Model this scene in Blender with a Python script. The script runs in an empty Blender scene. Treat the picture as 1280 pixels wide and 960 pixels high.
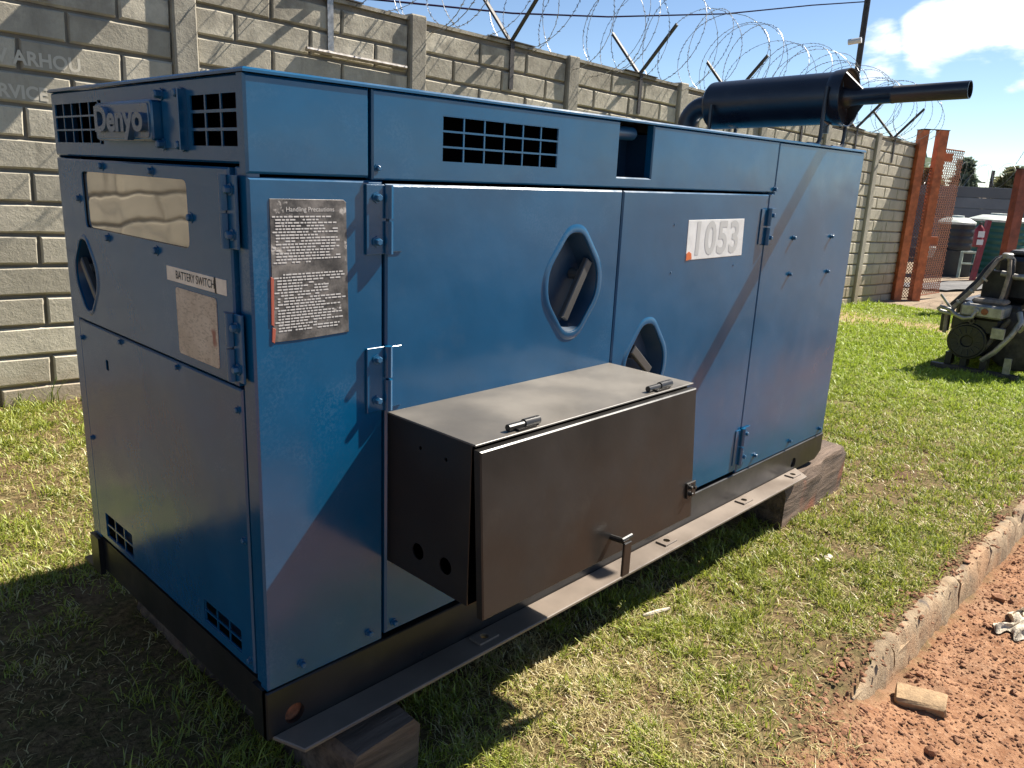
import bpy, bmesh, math, random
import numpy as np
from mathutils import Vector, Matrix
from mathutils.geometry import tessellate_polygon
random.seed(7)
rng = np.random.default_rng(7)
C = bpy.context.scene.collection
R = math.radians

# ------------------------------------------------------------------ camera, world, sun, exposure
cam = bpy.data.cameras.new('camera')
cam.sensor_width = 36.0
cam.lens = 36.0 * 987.2 / 1280.0
cam.clip_start = 0.05
cam.clip_end = 3000
camo = bpy.data.objects.new('camera', cam)
C.objects.link(camo)
CAM = np.array([-0.78242, -1.47693, 1.18276])
camo.matrix_world = Matrix(((0.6966254, 0.1549373, -0.7005052, CAM[0]),
                            (-0.7161416, 0.2087774, -0.665998, CAM[1]),
                            (0.0430617, 0.9656119, 0.2563967, CAM[2]),
                            (0, 0, 0, 1)))
bpy.context.scene.camera = camo
sc = bpy.context.scene
sc.view_settings.view_transform = 'Standard'
sc.view_settings.look = 'None'
sc.view_settings.exposure = 1.32
sc.view_settings.gamma = 1.0

SUN = Vector((0.93, -0.24, 1.0)).normalized()
SUN_EL = math.asin(SUN.z)
SUN_ROT = math.atan2(SUN.x, SUN.y)
world = bpy.data.worlds.new('World')
sc.world = world
world.use_nodes = True
wt = world.node_tree
for n in list(wt.nodes):
    wt.nodes.remove(n)


def wnode(t, **kw):
    n = wt.nodes.new(t)
    for k, v in kw.items():
        setattr(n, k, v)
    return n


sky = wnode('ShaderNodeTexSky', sky_type='NISHITA', sun_disc=False, sun_elevation=SUN_EL, sun_rotation=SUN_ROT,
            air_density=0.9, dust_density=0.08, ozone_density=2.2, altitude=1500)
tc = wnode('ShaderNodeTexCoord')
# clouds: a cumulus bank low in the east, scattered wisps elsewhere; noise over the view direction of the sky
mapn = wnode('ShaderNodeMapping')
mapn.inputs['Scale'].default_value = (1, 1, 2.4)
mapn.inputs['Rotation'].default_value = (0, R(-8), 0)
wt.links.new(tc.outputs['Generated'], mapn.inputs['Vector'])
noi = wnode('ShaderNodeTexNoise')
noi.inputs['Scale'].default_value = 5.5
noi.inputs['Detail'].default_value = 9
noi.inputs['Roughness'].default_value = 0.56
noi.inputs['Distortion'].default_value = 0.25
wt.links.new(mapn.outputs[0], noi.inputs['Vector'])


def bank(direction, half, soft):
    d = wnode('ShaderNodeVectorMath', operation='DISTANCE')
    wt.links.new(tc.outputs['Generated'], d.inputs[0])
    d.inputs[1].default_value = direction
    m = wnode('ShaderNodeMapRange', interpolation_type='SMOOTHSTEP')
    m.inputs['From Min'].default_value = half
    m.inputs['From Max'].default_value = half + soft
    m.inputs['To Min'].default_value = 1
    m.inputs['To Max'].default_value = 0
    wt.links.new(d.outputs['Value'], m.inputs['Value'])
    return m.outputs[0]


def wmath(op, a, b):
    n = wnode('ShaderNodeMath', operation=op)
    for i, v in enumerate((a, b)):
        if isinstance(v, (int, float)):
            n.inputs[i].default_value = v
        else:
            wt.links.new(v, n.inputs[i])
    return n.outputs[0]


bias = None
for d, h, s, w in (((0.924, 0.355, 0.146), 0.012, 0.045, 0.34), ((0.941, 0.306, 0.157), 0.022, 0.050, 0.36), ((0.951, 0.26, 0.167), 0.030, 0.05, 0.38), ((0.965, 0.20, 0.175), 0.045, 0.06, 0.40), ((0.985, 0.08, 0.185), 0.06, 0.10, 0.40)):
    v = wmath('MULTIPLY', bank(Vector(d).normalized(), h, s), w)
    bias = v if bias is None else wmath('MAXIMUM', bias, v)
dens = wmath('ADD', noi.outputs['Fac'], bias)
cov = wnode('ShaderNodeMapRange', interpolation_type='SMOOTHSTEP')
cov.inputs['From Min'].default_value = 0.66
cov.inputs['From Max'].default_value = 0.84
wt.links.new(dens, cov.inputs['Value'])
shade = wnode('ShaderNodeMapRange')
shade.inputs['From Min'].default_value = 0.76
shade.inputs['From Max'].default_value = 0.95
wt.links.new(dens, shade.inputs['Value'])
ccol = wnode('ShaderNodeMix', data_type='RGBA')
ccol.inputs['A'].default_value = (11.5, 11.7, 12.0, 1)
ccol.inputs['B'].default_value = (8.0, 8.7, 9.8, 1)
wt.links.new(shade.outputs[0], ccol.inputs['Factor'])
cmix = wnode('ShaderNodeMix', data_type='RGBA')
wt.links.new(cov.outputs[0], cmix.inputs['Factor'])
wt.links.new(sky.outputs[0], cmix.inputs['A'])
wt.links.new(ccol.outputs['Result'], cmix.inputs['B'])
bg = wnode('ShaderNodeBackground')
bg.inputs['Strength'].default_value = 0.057
wt.links.new(cmix.outputs['Result'], bg.inputs['Color'])
wo = wnode('ShaderNodeOutputWorld')
wt.links.new(bg.outputs[0], wo.inputs['Surface'])

sun = bpy.data.lights.new('sun', 'SUN')
sun.energy = 5.0
sun.angle = R(0.53)
sun.color = (1.0, 0.93, 0.82)
suno = bpy.data.objects.new('sun', sun)
suno.rotation_euler = SUN.to_track_quat('Z', 'Y').to_euler()
suno.location = (12, -4, 14)
C.objects.link(suno)


# ------------------------------------------------------------------ materials
class Mat:
    def __init__(self, name, rough=0.5, metal=0.0, spec=0.5):
        self.m = bpy.data.materials.new(name)
        self.m.use_nodes = True
        self.t = self.m.node_tree
        self.b = self.t.nodes['Principled BSDF']
        self.b.inputs['Roughness'].default_value = rough
        self.b.inputs['Metallic'].default_value = metal
        self.b.inputs['Specular IOR Level'].default_value = spec
        self.co = self.t.nodes.new('ShaderNodeTexCoord').outputs['Object']

    def node(self, t, **kw):
        n = self.t.nodes.new(t)
        for k, v in kw.items():
            setattr(n, k, v)
        return n

    def link(self, a, b):
        self.t.links.new(a, b)

    def noise(self, scale, detail=5, rough=0.55, vec=None, stretch=None, dist=0.0):
        n = self.node('ShaderNodeTexNoise')
        n.inputs['Scale'].default_value = scale
        n.inputs['Detail'].default_value = detail
        n.inputs['Roughness'].default_value = rough
        n.inputs['Distortion'].default_value = dist
        v = vec if vec is not None else self.co
        if stretch:
            mp = self.node('ShaderNodeMapping')
            mp.inputs['Scale'].default_value = stretch
            self.link(v, mp.inputs['Vector'])
            v = mp.outputs[0]
        self.link(v, n.inputs['Vector'])
        return n.outputs['Fac']

    def ramp(self, fac, lo, hi, a=0.0, b=1.0):
        n = self.node('ShaderNodeMapRange', interpolation_type='SMOOTHSTEP')
        n.inputs['From Min'].default_value = lo
        n.inputs['From Max'].default_value = hi
        n.inputs['To Min'].default_value = a
        n.inputs['To Max'].default_value = b
        self.link(fac, n.inputs['Value'])
        return n.outputs[0]

    def mix(self, fac, a, b, blend='MIX'):
        n = self.node('ShaderNodeMix', data_type='RGBA', blend_type=blend)
        for k, v in (('Factor', fac), ('A', a), ('B', b)):
            if isinstance(v, (int, float)):
                n.inputs[k].default_value = v
            elif isinstance(v, tuple):
                n.inputs[k].default_value = v if len(v) == 4 else v + (1,)
            else:
                self.link(v, n.inputs[k])
        return n.outputs['Result']

    def math(self, op, a, b=0.0):
        n = self.node('ShaderNodeMath', operation=op)
        for i, v in enumerate((a, b)):
            if isinstance(v, (int, float)):
                n.inputs[i].default_value = v
            else:
                self.link(v, n.inputs[i])
        return n.outputs[0]

    def color(self, c):
        if isinstance(c, tuple):
            self.b.inputs['Base Color'].default_value = c if len(c) == 4 else c + (1,)
        else:
            self.link(c, self.b.inputs['Base Color'])
        return self

    def rough(self, r):
        self.link(r, self.b.inputs['Roughness'])

    def bump(self, h, strength=0.2, dist=0.01):
        n = self.node('ShaderNodeBump')
        n.inputs['Strength'].default_value = strength
        n.inputs['Distance'].default_value = dist
        self.link(h, n.inputs['Height'])
        self.link(n.outputs[0], self.b.inputs['Normal'])
        return n


def paint(name, col, rough=0.3, var=0.25, chalk=0.0, spec=0.5, dust=(0.30, 0.26, 0.20), ior=1.6):
    M = Mat(name, rough, 0, spec)
    M.b.inputs['IOR'].default_value = ior
    a = M.noise(2.3, 6, 0.6)
    b = M.noise(38, 4, 0.6)
    dark = tuple(c * (1 - var) for c in col)
    lite = tuple(min(1, c * (1 + var)) for c in col)
    c = M.mix(M.ramp(a, 0.3, 0.7), dark, lite)
    if chalk:                                           # dry overspray patches in the paint
        p = M.math('MULTIPLY', M.ramp(M.noise(3.1, 5, 0.65, dist=0.6), 0.52, 0.74), M.ramp(M.noise(160, 3, 0.7), 0.42, 0.62))
        c = M.mix(M.math('MULTIPLY', p, chalk), c, (0.12, 0.22, 0.33))
    grime = M.math('MULTIPLY', M.ramp(M.noise(5, 6, 0.7), 0.55, 0.8), 0.05)
    c = M.mix(grime, c, dust)
    M.color(c)
    M.rough(M.ramp(M.noise(4.5, 6, 0.6), 0.25, 0.75, rough * 0.75, rough * 1.35))
    h = M.math('ADD', M.math('MULTIPLY', b, 0.25), M.math('MULTIPLY', M.noise(3.2, 2, 0.5), 4.5))
    M.bump(h, 0.25, 0.004)
    return M.m


M_BLUE = paint('blue_paint', (0.001, 0.071, 0.166), 0.19, 0.12, 0.18, 0.5, ior=1.63)
M_BLUE_SHADE = paint('shaded_inside_blue', (0.002, 0.030, 0.070), 0.45, 0.2)  # darker copy of the blue, shade of the hollows put into the colour
M_CHAR = paint('charcoal_paint', (0.015, 0.0135, 0.012), 0.36, 0.22, 0, 0.5, ior=1.5)
M_SKID = paint('skid_paint', (0.014, 0.0135, 0.014), 0.36, 0.25, 0, 0.5, ior=1.48)
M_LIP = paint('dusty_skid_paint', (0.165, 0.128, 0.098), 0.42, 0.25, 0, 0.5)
M_BLACK = paint('black_muffler_paint', (0.010, 0.012, 0.018), 0.30, 0.3, 0, 0.5)
M_BOLT = paint('painted_bolt', (0.012, 0.080, 0.17), 0.3, 0.2)
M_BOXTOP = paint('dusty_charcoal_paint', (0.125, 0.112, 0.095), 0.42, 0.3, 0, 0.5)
M_LEVER = paint('grey_lever_paint', (0.065, 0.065, 0.063), 0.4, 0.2)
M_VOID = Mat('dark_interior', 1.0, 0, 0.0).color((0.0015, 0.0015, 0.0018)).m  # near-black colour stands in for the unlit space inside hollow parts


def simple(name, col, rough=0.6, metal=0.0, var=0.3, scale=12, bump=0.0, spec=0.5):
    M = Mat(name, rough, metal, spec)
    f = M.ramp(M.noise(scale, 6, 0.62), 0.3, 0.7)
    M.color(M.mix(f, tuple(c * (1 - var) for c in col), tuple(min(1, c * (1 + var)) for c in col)))
    if bump:
        M.bump(M.noise(scale * 4, 5, 0.65), bump, 0.01)
    return M.m


M_STEEL = simple('worn_steel', (0.30, 0.28, 0.26), 0.35, 0.8, 0.3, 30)
M_WIRE = simple('galvanised_wire', (0.34, 0.34, 0.34), 0.42, 0.7, 0.35, 9)
M_IRON = simple('dark_angle_iron', (0.045, 0.040, 0.038), 0.6, 0.2, 0.3, 20, 0.2)
M_RUST = simple('rust', (0.24, 0.085, 0.038), 0.85, 0, 0.45, 40, 0.4)
M_ORANGE = simple('orange_primer', (0.46, 0.125, 0.045), 0.6, 0, 0.35, 6, 0.1)
M_RED = simple('red_paint', (0.25, 0.020, 0.022), 0.4, 0, 0.25, 6)
M_DARK = simple('oily_black_metal', (0.018, 0.017, 0.017), 0.42, 0.1, 0.5, 14, 0.2)
M_GREASE = simple('dusty_engine_metal', (0.055, 0.047, 0.04), 0.6, 0.1, 0.5, 14, 0.3)
M_ALU = simple('dull_aluminium', (0.30, 0.29, 0.27), 0.45, 0.6, 0.25, 15, 0.1)
M_HOSE = simple('old_hose', (0.23, 0.19, 0.15), 0.8, 0, 0.35, 18, 0.3)
M_RAG = simple('dirty_cloth', (0.50, 0.43, 0.33), 0.95, 0, 0.5, 30, 0.5)
M_LABEL = simple('aged_cream_label_sunlit_hole', (0.78, 0.68, 0.55), 0.55, 0, 0.10, 25)
M_PRINT = Mat('black_print', 0.6).color((0.012, 0.012, 0.013)).m
M_WHITEP = Mat('pale_print', 0.6).color((0.55, 0.53, 0.50)).m
M_GREYP = Mat('faded_number_print', 0.6).color((0.50, 0.50, 0.48)).m
M_SILVER = paint('worn_nameplate_paint', (0.030, 0.075, 0.14), 0.22, 0.15, 0, 0.5, ior=1.9)
M_TANKG = simple('green_plastic', (0.012, 0.085, 0.066), 0.45, 0, 0.15, 4)
M_TANKB = simple('black_plastic', (0.022, 0.024, 0.027), 0.5, 0, 0.2, 4)
M_LID = simple('pale_plastic', (0.45, 0.48, 0.44), 0.5, 0, 0.2, 6)
M_STAND = simple('pale_green_steel', (0.32, 0.40, 0.34), 0.5, 0, 0.25, 8)
M_SHEET = simple('black_tarp', (0.050, 0.047, 0.045), 0.6, 0, 0.5, 3, 0.4)
M_BARK = simple('bark', (0.09, 0.065, 0.045), 0.9, 0, 0.3, 8, 0.4)
M_PLAST = simple('white_camera_plastic', (0.6, 0.6, 0.6), 0.4, 0, 0.05, 8)


def mat_window():
    M = Mat('mirror_film_pane', 0.06, 0.92)
    M.color((0.60, 0.56, 0.50))
    M.bump(M.noise(7, 1, 0.4, stretch=(1, 1, 0.8)), 0.032, 0.06)
    return M.m


M_PANE = mat_window()


def mat_notice():
    M = Mat('worn_notice', 0.5)
    f = M.ramp(M.noise(11, 6, 0.7), 0.35, 0.68)
    c = M.mix(f, (0.030, 0.028, 0.026), (0.22, 0.20, 0.18))
    c = M.mix(M.ramp(M.noise(26, 5, 0.7), 0.60, 0.70), c, (0.45, 0.42, 0.38))
    c = M.mix(M.ramp(M.noise(6, 3, 0.6), 0.62, 0.70), c, (0.25, 0.14, 0.10))
    M.color(c)
    return M.m


M_NOTICE = mat_notice()


def mat_plate():
    M = Mat('aged_data_plate', 0.5)
    f = M.ramp(M.noise(14, 6, 0.7), 0.3, 0.7)
    c = M.mix(f, (0.48, 0.375, 0.275), (0.64, 0.53, 0.41))
    c = M.mix(M.math('MULTIPLY', M.ramp(M.noise(70, 3, 0.7, stretch=(1, 1, 3)), 0.52, 0.6), 0.45), c, (0.20, 0.15, 0.11))
    c = M.mix(M.ramp(M.noise(9, 3, 0.6), 0.66, 0.74), c, (0.30, 0.12, 0.09))
    M.color(c)
    return M.m


M_PLATE = mat_plate()


def mat_number():
    M = Mat('white_sticker', 0.45)
    c = M.mix(M.ramp(M.noise(20, 5, 0.6), 0.3, 0.7), (0.64, 0.64, 0.62), (0.76, 0.76, 0.74))
    M.color(c)
    return M.m


M_NUMBER = mat_number()


def mat_concrete(name, base, warm, streak=True, scale=1.0):
    M = Mat(name, 0.9, 0, 0.25)
    oi = M.node('ShaderNodeObjectInfo')
    geo = M.node('ShaderNodeNewGeometry')
    pos = geo.outputs['Position']
    f = M.ramp(M.noise(3.0 * scale, 7, 0.65, vec=pos), 0.28, 0.72)
    c = M.mix(f, base, warm)
    r = M.ramp(oi.outputs['Random'], 0, 1, 0.0, 0.75)
    c = M.mix(r, c, tuple(v * 0.68 for v in base))
    if streak:                                          # rain streaks, and darker patches towards the wall top
        s = M.math('MULTIPLY', M.ramp(M.noise(7, 6, 0.7, vec=pos, stretch=(1, 1, 0.16)), 0.52, 0.76), 0.55)
        c = M.mix(s, c, tuple(v * 0.38 for v in base))
        z = M.node('ShaderNodeSeparateXYZ')
        M.link(pos, z.inputs[0])
        topd = M.math('MULTIPLY', M.ramp(z.outputs['Z'], 1.5, 2.3), M.ramp(M.noise(5, 5, 0.7, vec=pos), 0.35, 0.65))
        c = M.mix(M.math('MULTIPLY', topd, 0.75), c, (0.18, 0.16, 0.13))
        foot = M.math('ADD', z.outputs['Z'], M.math('MULTIPLY', M.math('SUBTRACT', M.noise(6, 5, 0.7, vec=pos), 0.5), 0.35))
        c = M.mix(M.ramp(foot, -0.35, 0.0, 0.5, 0.0), c, (0.30, 0.20, 0.125))   # soil splashed on the lowest blocks
    pit = M.noise(90, 4, 0.7, vec=pos)
    c = M.mix(M.math('MULTIPLY', M.ramp(pit, 0.58, 0.72), 0.35), c, tuple(v * 0.5 for v in base))
    M.color(c)
    h = M.math('ADD', M.math('MULTIPLY', M.noise(24, 6, 0.7, vec=pos), 1.0), M.math('MULTIPLY', pit, 0.5))
    M.bump(h, 0.55, 0.008)
    return M.m


M_BRICK = mat_concrete('weathered_concrete_block', (0.44, 0.40, 0.315), (0.61, 0.555, 0.44))
M_POST = mat_concrete('concrete_post', (0.38, 0.35, 0.285), (0.50, 0.46, 0.375))
M_PANEL = mat_concrete('recessed_concrete', (0.22, 0.19, 0.145), (0.30, 0.26, 0.20), True)
M_FARWALL = mat_concrete('grey_precast', (0.17, 0.175, 0.19), (0.22, 0.225, 0.24), False, 0.5)
M_FADED = Mat('faded_wall_lettering', 0.9).color((0.56, 0.515, 0.42)).m


def mat_wood():
    M = Mat('old_timber', 0.85, 0, 0.3)
    g = M.noise(9, 7, 0.7, stretch=(0.18, 2.2, 2.2), dist=0.3)
    c = M.mix(M.ramp(g, 0.3, 0.7), (0.045, 0.032, 0.025), (0.185, 0.130, 0.095))
    c = M.mix(M.ramp(M.noise(4, 5, 0.6), 0.55, 0.75), c, (0.22, 0.085, 0.05))
    M.color(c)
    M.bump(g, 0.8, 0.02)
    return M.m


M_WOOD = mat_wood()


def mat_ground():
    M = Mat('lawn_and_soil', 0.95, 0, 0.15)
    geo = M.node('ShaderNodeNewGeometry')
    pos = geo.outputs['Position']
    s = M.node('ShaderNodeSeparateXYZ')
    M.link(pos, s.inputs[0])
    n1 = M.noise(1.3, 6, 0.65, vec=pos)
    n2 = M.noise(14, 6, 0.7, vec=pos)
    n3 = M.noise(55, 5, 0.7, vec=pos)
    soil = M.mix(M.ramp(n2, 0.3, 0.7), (0.075, 0.042, 0.024), (0.20, 0.125, 0.07))
    straw = M.mix(M.ramp(n3, 0.3, 0.7), (0.07, 0.046, 0.022), (0.24, 0.17, 0.085))
    green = M.mix(M.ramp(n3, 0.3, 0.7), (0.05, 0.042, 0.016), (0.15, 0.12, 0.05))
    lawn = M.mix(M.ramp(n2, 0.40, 0.60), straw, green)
    lawn = M.mix(M.ramp(n1, 0.50, 0.66), lawn, soil)
    far = M.ramp(s.outputs['X'], 4.0, 7.5)
    lawn = M.mix(M.math('MULTIPLY', far, 0.6), lawn, M.mix(M.ramp(n2, 0.35, 0.65), (0.12, 0.17, 0.03), (0.22, 0.25, 0.07)))
    dirt = M.mix(M.ramp(n2, 0.3, 0.7), (0.205, 0.094, 0.047), (0.37, 0.205, 0.115))
    dirt = M.mix(M.ramp(n3, 0.5, 0.75), dirt, (0.40, 0.255, 0.165))
    dirt = M.mix(M.ramp(M.noise(2.2, 5, 0.6, vec=pos), 0.5, 0.75), dirt, (0.30, 0.19, 0.12))
    yb = M.math('ADD', s.outputs['Y'], M.math('MULTIPLY', M.math('SUBTRACT', n2, 0.5), 0.22))
    k = M.ramp(yb, -0.86, -0.74, 1.0, 0.0)
    c = M.mix(k, lawn, dirt)
    c = M.mix(M.ramp(yb, -2.6, -2.1, 1.0, 0.0), c, (0.065, 0.056, 0.05))   # dark ground beyond the verge, added unseen to darken panel reflections
    xb = M.math('ADD', s.outputs['X'], M.math('MULTIPLY', M.math('SUBTRACT', n1, 0.5), 2.0))
    yard = M.mix(M.ramp(n1, 0.35, 0.65), (0.20, 0.155, 0.11), (0.31, 0.24, 0.17))
    c = M.mix(M.ramp(xb, 13.0, 13.8), c, yard)
    path = M.math('MULTIPLY', M.ramp(xb, 10.2, 10.7), M.ramp(xb, 11.3, 11.9, 1.0, 0.0))
    c = M.mix(M.math('MULTIPLY', path, 0.8), c, (0.36, 0.25, 0.15))
    M.color(c)
    h = M.math('ADD', n3, M.math('MULTIPLY', M.noise(160, 4, 0.7, vec=pos), 0.5))
    M.bump(h, 0.7, 0.015)
    return M.m


M_GROUND = mat_ground()


def mat_clod():
    M = Mat('red_soil_clod', 0.95, 0, 0.15)
    geo = M.node('ShaderNodeNewGeometry')
    n = M.noise(30, 5, 0.7, vec=geo.outputs['Position'])
    M.color(M.mix(M.ramp(n, 0.3, 0.7), (0.165, 0.077, 0.042), (0.32, 0.175, 0.105)))
    M.bump(M.noise(200, 4, 0.7, vec=geo.outputs['Position']), 0.5, 0.006)
    return M.m


M_CLOD = mat_clod()


def mat_kerb():
    M = Mat('stained_kerb_concrete', 0.92, 0, 0.2)
    geo = M.node('ShaderNodeNewGeometry')
    pos = geo.outputs['Position']
    c = M.mix(M.ramp(M.noise(5, 6, 0.7, vec=pos), 0.3, 0.7), (0.25, 0.185, 0.118), (0.40, 0.305, 0.20))
    c = M.mix(M.ramp(M.noise(9, 6, 0.7, vec=pos, stretch=(1, 1, 0.25)), 0.52, 0.68), c, (0.12, 0.10, 0.085))
    c = M.mix(M.ramp(M.noise(3, 4, 0.6, vec=pos), 0.48, 0.66), c, (0.40, 0.25, 0.145))
    M.color(c)
    M.bump(M.noise(40, 6, 0.75, vec=pos), 0.8, 0.015)
    return M.m


M_KERB = mat_kerb()


def mat_blade(name):
    m = bpy.data.materials.new(name)
    m.use_nodes = True
    t = m.node_tree
    for n in list(t.nodes):
        t.nodes.remove(n)
    at = t.nodes.new('ShaderNodeAttribute')
    at.attribute_name = 'col'
    d = t.nodes.new('ShaderNodeBsdfDiffuse')
    tr = t.nodes.new('ShaderNodeBsdfTranslucent')
    g = t.nodes.new('ShaderNodeBsdfGlossy')
    g.inputs['Roughness'].default_value = 0.45
    mx = t.nodes.new('ShaderNodeMixShader')
    mx.inputs[0].default_value = 0.35
    m2 = t.nodes.new('ShaderNodeMixShader')
    m2.inputs[0].default_value = 0.04
    o = t.nodes.new('ShaderNodeOutputMaterial')
    t.links.new(at.outputs['Color'], d.inputs['Color'])
    t.links.new(at.outputs['Color'], tr.inputs['Color'])
    t.links.new(d.outputs[0], mx.inputs[1])
    t.links.new(tr.outputs[0], mx.inputs[2])
    t.links.new(mx.outputs[0], m2.inputs[1])
    t.links.new(g.outputs[0], m2.inputs[2])
    t.links.new(m2.outputs[0], o.inputs['Surface'])
    return m


M_BLADE = mat_blade('grass_blade')
M_LEAF = mat_blade('leaf')


# ------------------------------------------------------------------ mesh helpers
class MB:
    def __init__(self):
        self.v = []
        self.f = []

    def add(self, vs, fs):
        k = len(self.v)
        self.v += [tuple(p) for p in vs]
        self.f += [tuple(i + k for i in q) for q in fs]
        return self

    def box(self, a, b, bev=0.0, M=None):
        x0, y0, z0 = a
        x1, y1, z1 = b
        if bev <= 0:
            vs = [(x, y, z) for x in (x0, x1) for y in (y0, y1) for z in (z0, z1)]
            fs = [(0, 1, 3, 2), (4, 6, 7, 5), (0, 4, 5, 1), (2, 3, 7, 6), (0, 2, 6, 4), (1, 5, 7, 3)]
        else:
            bm = bmesh.new()
            r = bmesh.ops.create_cube(bm, size=1.0)
            for v in bm.verts:
                v.co = Vector(((x0 + x1) / 2 + v.co.x * (x1 - x0), (y0 + y1) / 2 + v.co.y * (y1 - y0), (z0 + z1) / 2 + v.co.z * (z1 - z0)))
            bmesh.ops.bevel(bm, geom=list(bm.edges), offset=bev, segments=1, affect='EDGES')
            bm.verts.index_update()
            vs = [v.co.copy() for v in bm.verts]
            fs = [[v.index for v in f.verts] for f in bm.faces]
            bm.free()
        if M is not None:
            vs = [M @ Vector(v) for v in vs]
        return self.add(vs, fs)

    def tube(self, pts, r, n=10, cap=True):
        pts = [Vector(p) for p in pts]
        rs = r if isinstance(r, (list, tuple)) else [r] * len(pts)
        rings = []
        up = None
        for i, p in enumerate(pts):
            d = (pts[min(i + 1, len(pts) - 1)] - pts[max(i - 1, 0)]).normalized()
            if up is None:
                up = Vector((0, 0, 1)) if abs(d.z) < 0.9 else Vector((1, 0, 0))
            a = d.cross(up).normalized()
            b = a.cross(d).normalized()
            up = b
            rings.append([p + (a * math.cos(2 * math.pi * k / n) + b * math.sin(2 * math.pi * k / n)) * rs[i] for k in range(n)])
        vs = [v for ring in rings for v in ring]
        fs = []
        for i in range(len(pts) - 1):
            for k in range(n):
                k2 = (k + 1) % n
                fs.append((i * n + k, i * n + k2, (i + 1) * n + k2, (i + 1) * n + k))
        if cap:
            fs.append(tuple(range(n))[::-1])
            fs.append(tuple(range((len(pts) - 1) * n, len(pts) * n)))
        return self.add(vs, fs)

    def lathe(self, o, axis, prof, n=32):
        """prof: list of (t along axis, radius)"""
        o = Vector(o)
        d = Vector(axis).normalized()
        up = Vector((0, 0, 1)) if abs(d.z) < 0.9 else Vector((1, 0, 0))
        a = d.cross(up).normalized()
        b = a.cross(d).normalized()
        vs, fs = [], []
        for t, r in prof:
            r = max(r, 1e-4)
            for k in range(n):
                w = 2 * math.pi * k / n
                vs.append(o + d * t + (a * math.cos(w) + b * math.sin(w)) * r)
        for i in range(len(prof) - 1):
            for k in range(n):
                k2 = (k + 1) % n
                fs.append((i * n + k, i * n + k2, (i + 1) * n + k2, (i + 1) * n + k))
        return self.add(vs, fs)

    def panel(self, fr, outer, holes=(), d0=0.0, thick=0.02, cham=0.003, lip=0.004):
        """sheet panel in frame fr(u,v,d): outline, holes with real edges, chamfered rim; d0 back, d0+thick front"""
        D = d0 + thick
        ins = inset(outer, cham)
        n = len(outer)
        vs = [fr(u, v, D) for u, v in ins] + [fr(u, v, D - cham) for u, v in outer] + [fr(u, v, d0) for u, v in outer]
        fs = []
        for i in range(n):
            j = (i + 1) % n
            fs.append((i, j, n + j, n + i))
            fs.append((n + i, n + j, 2 * n + j, 2 * n + i))
        loops = [[Vector((u, v, 0)) for u, v in ins]]
        idx = list(range(n))
        for h in holes:
            k = len(vs)
            m = len(h)
            vs += [fr(u, v, D) for u, v in h] + [fr(u, v, D - lip) for u, v in h]
            for i in range(m):
                j = (i + 1) % m
                fs.append((k + i, k + j, k + m + j, k + m + i))
            loops.append([Vector((u, v, 0)) for u, v in h])
            idx += list(range(k, k + m))
        for tri in tessellate_polygon(loops):
            fs.append(tuple(idx[i] for i in tri))
        return self.add(vs, fs)

    def prism(self, fr, outline, d0, d1, cham=0.0):
        n = len(outline)
        top = inset(outline, cham) if cham else outline
        vs = [fr(u, v, d0) for u, v in outline]
        if cham:
            vs += [fr(u, v, d1 - cham if d1 > d0 else d1 + cham) for u, v in outline]
        vs += [fr(u, v, d1) for u, v in top]
        L = len(vs) // n
        fs = [tuple(range(n)), tuple(range((L - 1) * n, L * n))]
        for l in range(L - 1):
            for i in range(n):
                j = (i + 1) % n
                fs.append((l * n + i, l * n + j, (l + 1) * n + j, (l + 1) * n + i))
        return self.add(vs, fs)

    def mesh(self, name, off=(0, 0, 0), smooth=30, recalc=True):
        me = bpy.data.meshes.new(name)
        o = Vector(off)
        me.from_pydata([Vector(v) - o for v in self.v], [], self.f)
        if recalc:
            bm = bmesh.new()
            bm.from_mesh(me)
            bmesh.ops.recalc_face_normals(bm, faces=list(bm.faces))
            bm.to_mesh(me)
            bm.free()
        if smooth:
            me.polygons.foreach_set('use_smooth', [True] * len(me.polygons))
            me.set_sharp_from_angle(angle=R(smooth))
        me.update()
        return me


def inset(poly, d):
    if d == 0:
        return list(poly)
    n = len(poly)
    area = sum(poly[i][0] * poly[(i + 1) % n][1] - poly[(i + 1) % n][0] * poly[i][1] for i in range(n))
    sgn = 1 if area > 0 else -1
    out = []
    for i in range(n):
        p0, p1, p2 = Vector(poly[i - 1]), Vector(poly[i]), Vector(poly[(i + 1) % n])
        a = (p1 - p0).normalized()
        b = (p2 - p1).normalized()
        na = Vector((-a.y, a.x)) * sgn
        nb = Vector((-b.y, b.x)) * sgn
        m = na + nb
        k = m.dot(na)
        out.append(tuple(p1 + m * (d / k)) if abs(k) > 1e-3 else tuple(p1 + na * d))
    return out


def rect(u0, v0, u1, v1):
    return [(u0, v0), (u1, v0), (u1, v1), (u0, v1)]


def rounded(poly, r, seg=4):
    out = []
    n = len(poly)
    for i in range(n):
        p0, p1, p2 = Vector(poly[i - 1]), Vector(poly[i]), Vector(poly[(i + 1) % n])
        a = (p0 - p1)
        b = (p2 - p1)
        k = min(r, a.length * 0.45, b.length * 0.45)
        s = p1 + a.normalized() * k
        e = p1 + b.normalized() * k
        for j in range(seg + 1):
            t = j / seg
            out.append(tuple(s.lerp(p1, t).lerp(p1.lerp(e, t), t)))
    return out


def circle(u, v, r, n=16):
    return [(u + r * math.cos(2 * math.pi * k / n), v + r * math.sin(2 * math.pi * k / n)) for k in range(n)]


def front(u, v, d):          # long side of the generator: u along x, v up, d towards the viewer
    return Vector((u, -d, v))


def end(u, v, d):            # end face: u is y, v up, d away from the cabinet
    return Vector((-d, u, v))


def wloc(o):
    return o.matrix_basis.translation + (wloc(o.parent) if o.parent else Vector((0, 0, 0)))


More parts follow.
